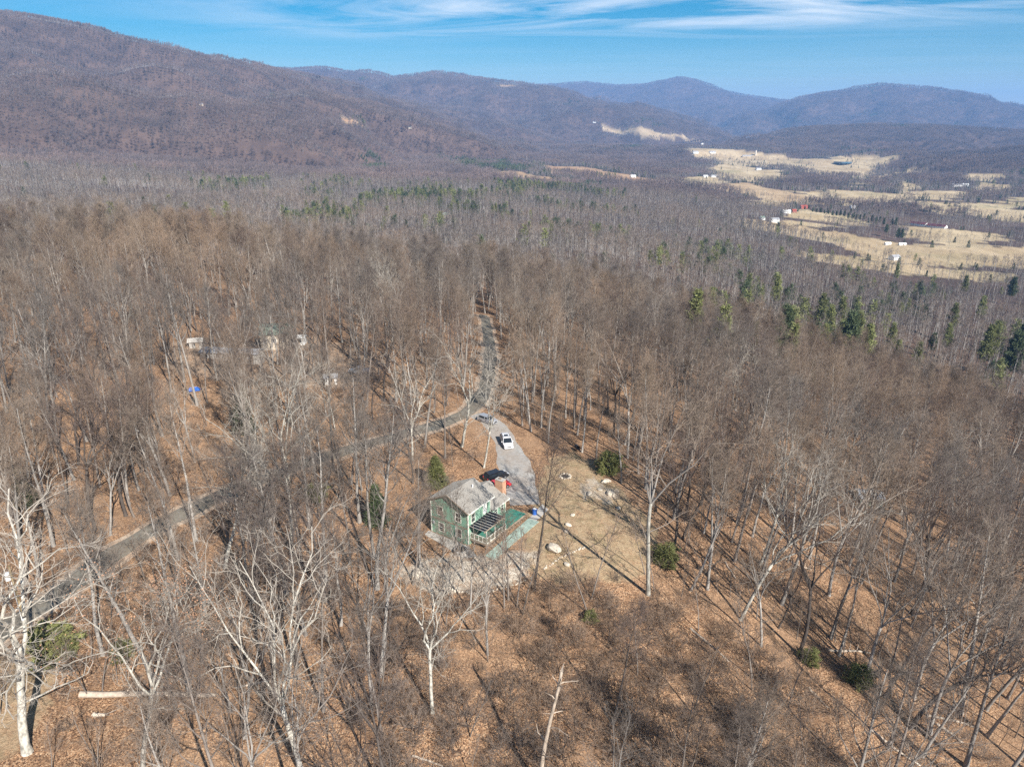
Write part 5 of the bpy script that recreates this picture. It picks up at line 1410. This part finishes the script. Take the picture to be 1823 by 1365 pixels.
# the arching dark trunk at the lower right
g = ground(1618, 1297); e_ = empty('leaning_tree', tuple(g), 0, 'dark tree trunk arching low to the right over the lower right slope', 'tree')
pts_ = np.array([(0, 0, -.3), (1.2, .3, 2.2), (3.0, .8, 4.2), (5.5, 1.4, 5.6), (8.5, 2.0, 6.3), (12, 2.2, 6.6), (16, 2.5, 6.2)])
mb = MB(); mb.tube(pts_, [.32, .26, .23, .2, .16, .12, .06], 9); part('trunk', mb, M['wood_dark'], e_, True)
rg = np.random.default_rng(5); mb = MB(); P = dict(wig=.14, trop=.12, lev=2, ntw=7, ltw=.9, wtw=.013, nc=(4, 3, 3), t0=.25, ang=.7, ratio=.5, rr=.6)
for i in (3, 4, 4, 5, 5, 6): limb(mb, rg, pts_[i], norm(np.array([rg.uniform(.2, .8), rg.normal(0, .5), rg.uniform(.3, 1)])), rg.uniform(3, 5), .08, 0, P)
part('crown', mb, M['wood_dark'], e_)
# root plate of an overturned tree
g = ground(1560, 1210); e_ = empty('root_plate', tuple(g), .6, 'dark upturned root plate beside the green bush on the lower right slope', 'tree stump')
mb = MB(); mb.tube([(0, 0, .6), (0, .35, .6)], [1.1, .8], 11); part('soil_disc', mb, M['darkrock'], e_)
mb = MB(); rg = np.random.default_rng(8); an = rg.uniform(0, 6.28, 22); b = np.column_stack([np.cos(an)*.5, np.full(22, .1), .6+np.sin(an)*.5]); v = np.column_stack([np.cos(an), rg.normal(0, .4, 22), np.sin(an)]); mb.spikes(b, b+v*1.2, np.full(22, .07), 0.0); part('root', mb, M['wood_dark'], e_)

# ------------------------------------------------------------------ other buildings
def building(name, u, v, L_, Wd, Hw, rz, wall, roofm, label, cat='house', ridge=.35, nwin=3, xyz=None, door=True, chim=False, porch=False):
    g = ground(u, v) if xyz is None else xyz
    e_ = empty(name, (g[0], g[1], hz(g[0], g[1])), rz, label, cat)
    l, w = L_/2, Wd/2; rh = Hw+Wd*ridge
    mb = MB(); vv = [(-l, -w, -1.5), (l, -w, -1.5), (l, w, -1.5), (-l, w, -1.5), (-l, -w, Hw), (l, -w, Hw), (l, w, Hw), (-l, w, Hw), (-l, 0, rh-.1), (l, 0, rh-.1)]
    mb.add(vv, [(0, 1, 5, 4), (2, 3, 7, 6), (3, 0, 4, 8, 7), (1, 2, 6, 9, 5)]); part('wall', mb, wall, e_)
    mb = MB(); a, b = l+.4, w+.4; e = Hw-.15; k = .15
    pr_ = [(-b, e), (0, rh+.03), (b, e), (b, e-k), (0, rh-.13), (-b, e-k)]
    v2 = [(-a, y, z) for y, z in pr_]+[(a, y, z) for y, z in pr_]
    mb.add(v2, [(0, 1, 7, 6), (1, 2, 8, 7), (2, 3, 9, 8), (3, 4, 10, 9), (4, 5, 11, 10), (5, 0, 6, 11), (5, 4, 1, 0), (4, 3, 2, 1), (6, 7, 10, 11), (7, 8, 9, 10)]); rf_ = part('roof', mb, roofm, e_)
    if chim: mb = MB(); mb.box((l*.5, 0, rh+.3), (.7, .7, 1.4)); part('chimney', mb, M['brick'], rf_)
    for i in range(nwin):
        x = -l+L_*(i+.5)/nwin
        for s_ in (-1,):
            mb = MB(); mb.box((x, s_*(w+.02), Hw*.58), (.95, .06, 1.2)); f = part('window', mb, M['white'], e_)
            mb = MB(); mb.box((x, s_*(w+.045), Hw*.58), (.75, .04, 1.0)); part('pane', mb, M['glass'], f)
    if door: mb = MB(); mb.box((L_*.12, -w-.03, 1.05), (1.0, .07, 2.1)); part('door', mb, M['timber'], e_)
    return e_
# neighbouring homestead behind the trees on the left
building('outbuilding', 495, 617, 7.5, 6, 4.6, .1, M['tanwall'], M['greenroof'], 'pale two storey building with faded green roof behind the trees at the left')
building('mobile_home', 415, 640, 15, 4, 2.6, -.12, M['concrete'], M['greyroof'], 'long low grey trailer home left of the green roofed building', 'trailer', .12, 5)
building('garden_shed', 350, 618, 3.2, 2.6, 2.1, .3, M['concrete'], M['concrete'], 'small pale shed at the left end of the trailer yard', 'shed', .2, 1)
building('camper_trailer', 530, 612, 4.5, 2.4, 2.3, .0, M['white'], M['white'], 'white camper beside the green roofed building', 'camper', .08, 2)
building('garden_shed', 590, 682, 2.6, 2.2, 2.0, .2, M['white'], M['greyroof'], 'pale shed between the pickup truck and the tall white tree', 'shed', .2, 1)
g = ground(345, 695); e_ = empty('blue_tarpaulin', tuple(g), .4, 'bright blue tarpaulin over a heap below the grey trailer', 'tarpaulin')
mb = MB(); mb.add([(-1.3, -.8, .1), (1.3, -.9, .1), (1.4, .7, .1), (-1.2, .8, .1), (-.7, -.2, .9), (.8, .1, .75)], [(0, 1, 5, 4), (1, 2, 5), (2, 3, 4, 5), (3, 0, 4), (3, 2, 1, 0)]); part('tarpaulin_sheet', mb, M['blue'], e_)
building('shed', 1545, 893, 5.2, 4.2, 2.3, -.15, M['patio'], M['white'], 'small white roofed shed among the trees on the right slope', 'shed', .16, 2)
g = ground(1481, 866); e_ = empty('garden_table', tuple(g), .2, 'small white table in the woods left of the white roofed shed', 'table')
mb = MB(); mb.box((0, 0, .75), (1.9, .9, .06)); part('table_top', mb, M['white'], e_)
for sx in (-1, 1):
    for sy in (-1, 1): mb = MB(); mb.box((sx*.8, sy*.35, .36), (.06, .06, .72)); part('leg', mb, M['white'], e_)
building('house', 793, 388, 9, 7, 4, .5, M['tanwall'], M['greenroof'], 'house with green roof alone in the woods far behind the driveway', nwin=3)
# valley farms
FARMS = [
    ('farmhouse', 1378, 396, 14, 8, 5, .1, 'white', 'greyroof', 'white farmhouse at the left end of the wide straw field', 'house'),
    ('farmhouse', 1356, 391, 8, 7, 3.6, .5, 'white', 'greenroof', 'smaller pale house left of the white farmhouse', 'house'),
    ('barn', 1400, 379, 13, 7, 3.2, .0, 'white', 'white', 'low white roofed shed beside the red barn', 'barn'),
    ('barn', 1413, 378.5, 7, 7, 4, .0, 'redbarn', 'redbarn', 'small red barn joined to the low white shed', 'barn'),
    ('barn', 1430, 371, 14, 8, 4, .2, 'redbarn', 'redbarn', 'red barn behind the small one at the pine belt end', 'barn'),
    ('farmhouse', 1517, 371, 9, 7, 4, .2, 'white', 'greyroof', 'white house half hidden behind the dark pine belt', 'house'),
    ('house', 1592, 462, 11, 8, 3.6, .4, 'white', 'greyroof', 'pale roofed house among trees below the wide straw field', 'house'),
    ('outbuilding', 1580, 436, 8, 4, 2.6, .1, 'white', 'white', 'left white shed in the tree line before the long barn', 'shed'),
    ('outbuilding', 1606, 437, 9, 4, 2.6, -.1, 'white', 'white', 'right white shed in the tree line before the long barn', 'shed'),
    ('house', 1702, 332, 26, 10, 5, .05, 'white', 'greyroof', 'left white house on the knoll far right', 'house'),
    ('house', 1715, 332, 22, 10, 5, -.1, 'white', 'white', 'right white house on the knoll far right', 'house'),
    ('barn', 1256, 316, 12, 8, 4, 0, 'white', 'white', 'leftmost white shed of the row on the pale field', 'barn'),
    ('barn', 1270, 315.5, 14, 8, 4, .1, 'white', 'greyroof', 'rightmost white shed of the row on the pale field', 'barn'),
    ('farmhouse', 1186, 327, 12, 9, 6, .6, 'white', 'white', 'white house at the right end of the red brown field', 'house'),
    ('farmhouse', 1238, 273, 22, 12, 6, .1, 'white', 'greyroof', 'white farm building in the far valley left of the dark grove', 'barn'),
    ('farmhouse', 1250, 258, 20, 12, 6, .1, 'white', 'white', 'white farm building highest in the far valley', 'barn'),
    ('farmhouse', 1268, 273, 26, 12, 6, .0, 'white', 'greyroof', 'white house under the dark grove in the far valley', 'house'),
    ('farmhouse', 1350, 303, 18, 10, 5, .2, 'white', 'greyroof', 'small white farmhouse among trees in mid valley', 'house'),
    ('barn', 1330, 279, 42, 10, 3.5, -.05, 'tanwall', 'greyroof', 'long grey barn beside the tall silo', 'barn'),
    ('farmhouse', 1058, 219, 22, 10, 6, .2, 'white', 'greyroof', 'white house on top of the hillside field', 'house'),
    ('barn', 1127, 316, 14, 9, 4, .1, 'white', 'white', 'white shed on the red brown field', 'barn'),
    ('house', 1401, 235, 24, 10, 6, .1, 'white', 'white', 'lone white house at the foot of the blue mountains', 'house'),
    ('house', 730, 229, 11, 7, 4, .1, 'tanwall', 'greyroof', 'lone pale house low on the left mountain', 'house'),
    ('house', 359, 188, 9, 6, 4, .1, 'tanwall', 'greyroof', 'tiny pale house halfway up the left mountain', 'house'),
]
for (nm, u, v, L_, Wd, Hw, rz, wm, rm, lab, cat) in FARMS:
    building(nm, u, v, L_, Wd, Hw, rz, M[wm], M[rm], lab, cat, .3, 3)
g1 = ground(1617, 399); g2_ = ground(1684, 407)
mid = (g1+g2_)/2; az = math.atan2(g2_[1]-g1[1], g2_[0]-g1[0]); LL = np.linalg.norm((g2_-g1)[:2])
d_ = (g2_-g1)[:2]/LL
for s_, lab in ((-.25, 'left half of the long low barn with dark red roof'), (.26, 'right half of the long low barn with dark red roof, nearer the valley field')):
    building('long_barn', 0, 0, LL*.48, 12, 3.0, az, M['white'], M['redroof'], lab, 'barn', .22, 8, xyz=(mid[0]+d_[0]*LL*s_, mid[1]+d_[1]*LL*s_, 0), door=False)
g = ground(1345, 277); e_ = empty('silo', tuple(g), 0, 'tall pale silo standing by the long grey barn in the valley', 'silo')
mb = MB(); mb.tube([(0, 0, -1), (0, 0, 20)], [3.4, 3.4], 18); part('tower', mb, M['silo'], e_)
mb = MB(); mb.tube([(0, 0, 20), (0, 0, 21.5), (0, 0, 22.6)], [3.5, 2.6, .5], 18); part('dome', mb, M['greyroof'], e_)
# pond
pc = ground(1502, 291.5); mb = MB(); n = 28
pv = [(pc[0]+math.cos(a)*(32+5*math.sin(3*a)), pc[1]+math.sin(a)*30*(1+.15*math.sin(2*a+1))) for a in np.arange(n)*2*PI/n]
zp = max(hz(*p) for p in pv)+.3
mb.add([(x, y, zp) for x, y in pv]+[(x, y, zp-6) for x, y in pv], [tuple(range(n))]+[(i, i+n, (i+1) % n+n, (i+1) % n) for i in range(n)]); o = part('pond', mb, M['water']); tag(o, kind='structure')

# ------------------------------------------------------------------ air
HZ0, HZ1 = -170.0, float(GZ.max())+70
hm = bpy.data.materials.new('haze'); hm.use_nodes = True; nt = hm.node_tree; nt.nodes.clear()
pv_ = nn(nt, 'ShaderNodeVolumePrincipled'); pv_.inputs['Color'].default_value = (.28, .54, 1.0, 1); pv_.inputs['Density'].default_value = 7.6e-5; pv_.inputs['Anisotropy'].default_value = 0.0
oo = nn(nt, 'ShaderNodeOutputMaterial'); nt.links.new(pv_.outputs[0], oo.inputs['Volume'])
mb = MB(); S_ = 17200.0; mb.box((0, 0, (HZ0+HZ1)/2), (2*S_, 2*S_, HZ1-HZ0)); hzo = part('haze', mb, hm); tag(hzo, kind='stuff')
cy.volume_step_rate = 1.0

# ------------------------------------------------------------------ labels: keep each one to a single thing
_by = {}
for o in list(SC.objects):
    if o.parent is None and o.get('label') and o.get('category') == 'tree':
        w_l = o['label'].split()
        if len(w_l) > 16 and w_l[0] in ('short', 'tall', 'middling', 'small', 'taller'): w_l = w_l[1:]
        if len(w_l) > 16 and w_l[0] == 'very': w_l = w_l[2:]
        if len(w_l) > 16: w_l = [w for w in w_l if w not in ('upright', 'well', 'close')]
        o['label'] = ' '.join(w_l[:16]); _by.setdefault(o['label'], []).append(o)
for l_, os_ in _by.items():
    if len(os_) > 1:
        os_.sort(key=lambda o: math.hypot(o.location[0], o.location[1]))
        for i, o in enumerate(os_):
            t_ = (['nearer', 'farther'] if len(os_) == 2 else ['nearest', 'second nearest', 'third nearest', 'fourth nearest', 'fifth nearest', 'sixth nearest', 'seventh nearest', 'farthest'])[min(i, 7)]
            o['label'] = t_+' '+l_ if len(l_.split()) < 15 else t_+' '+' '.join(w for w in l_.split() if w not in ('upright', 'well', 'close', 'the'))
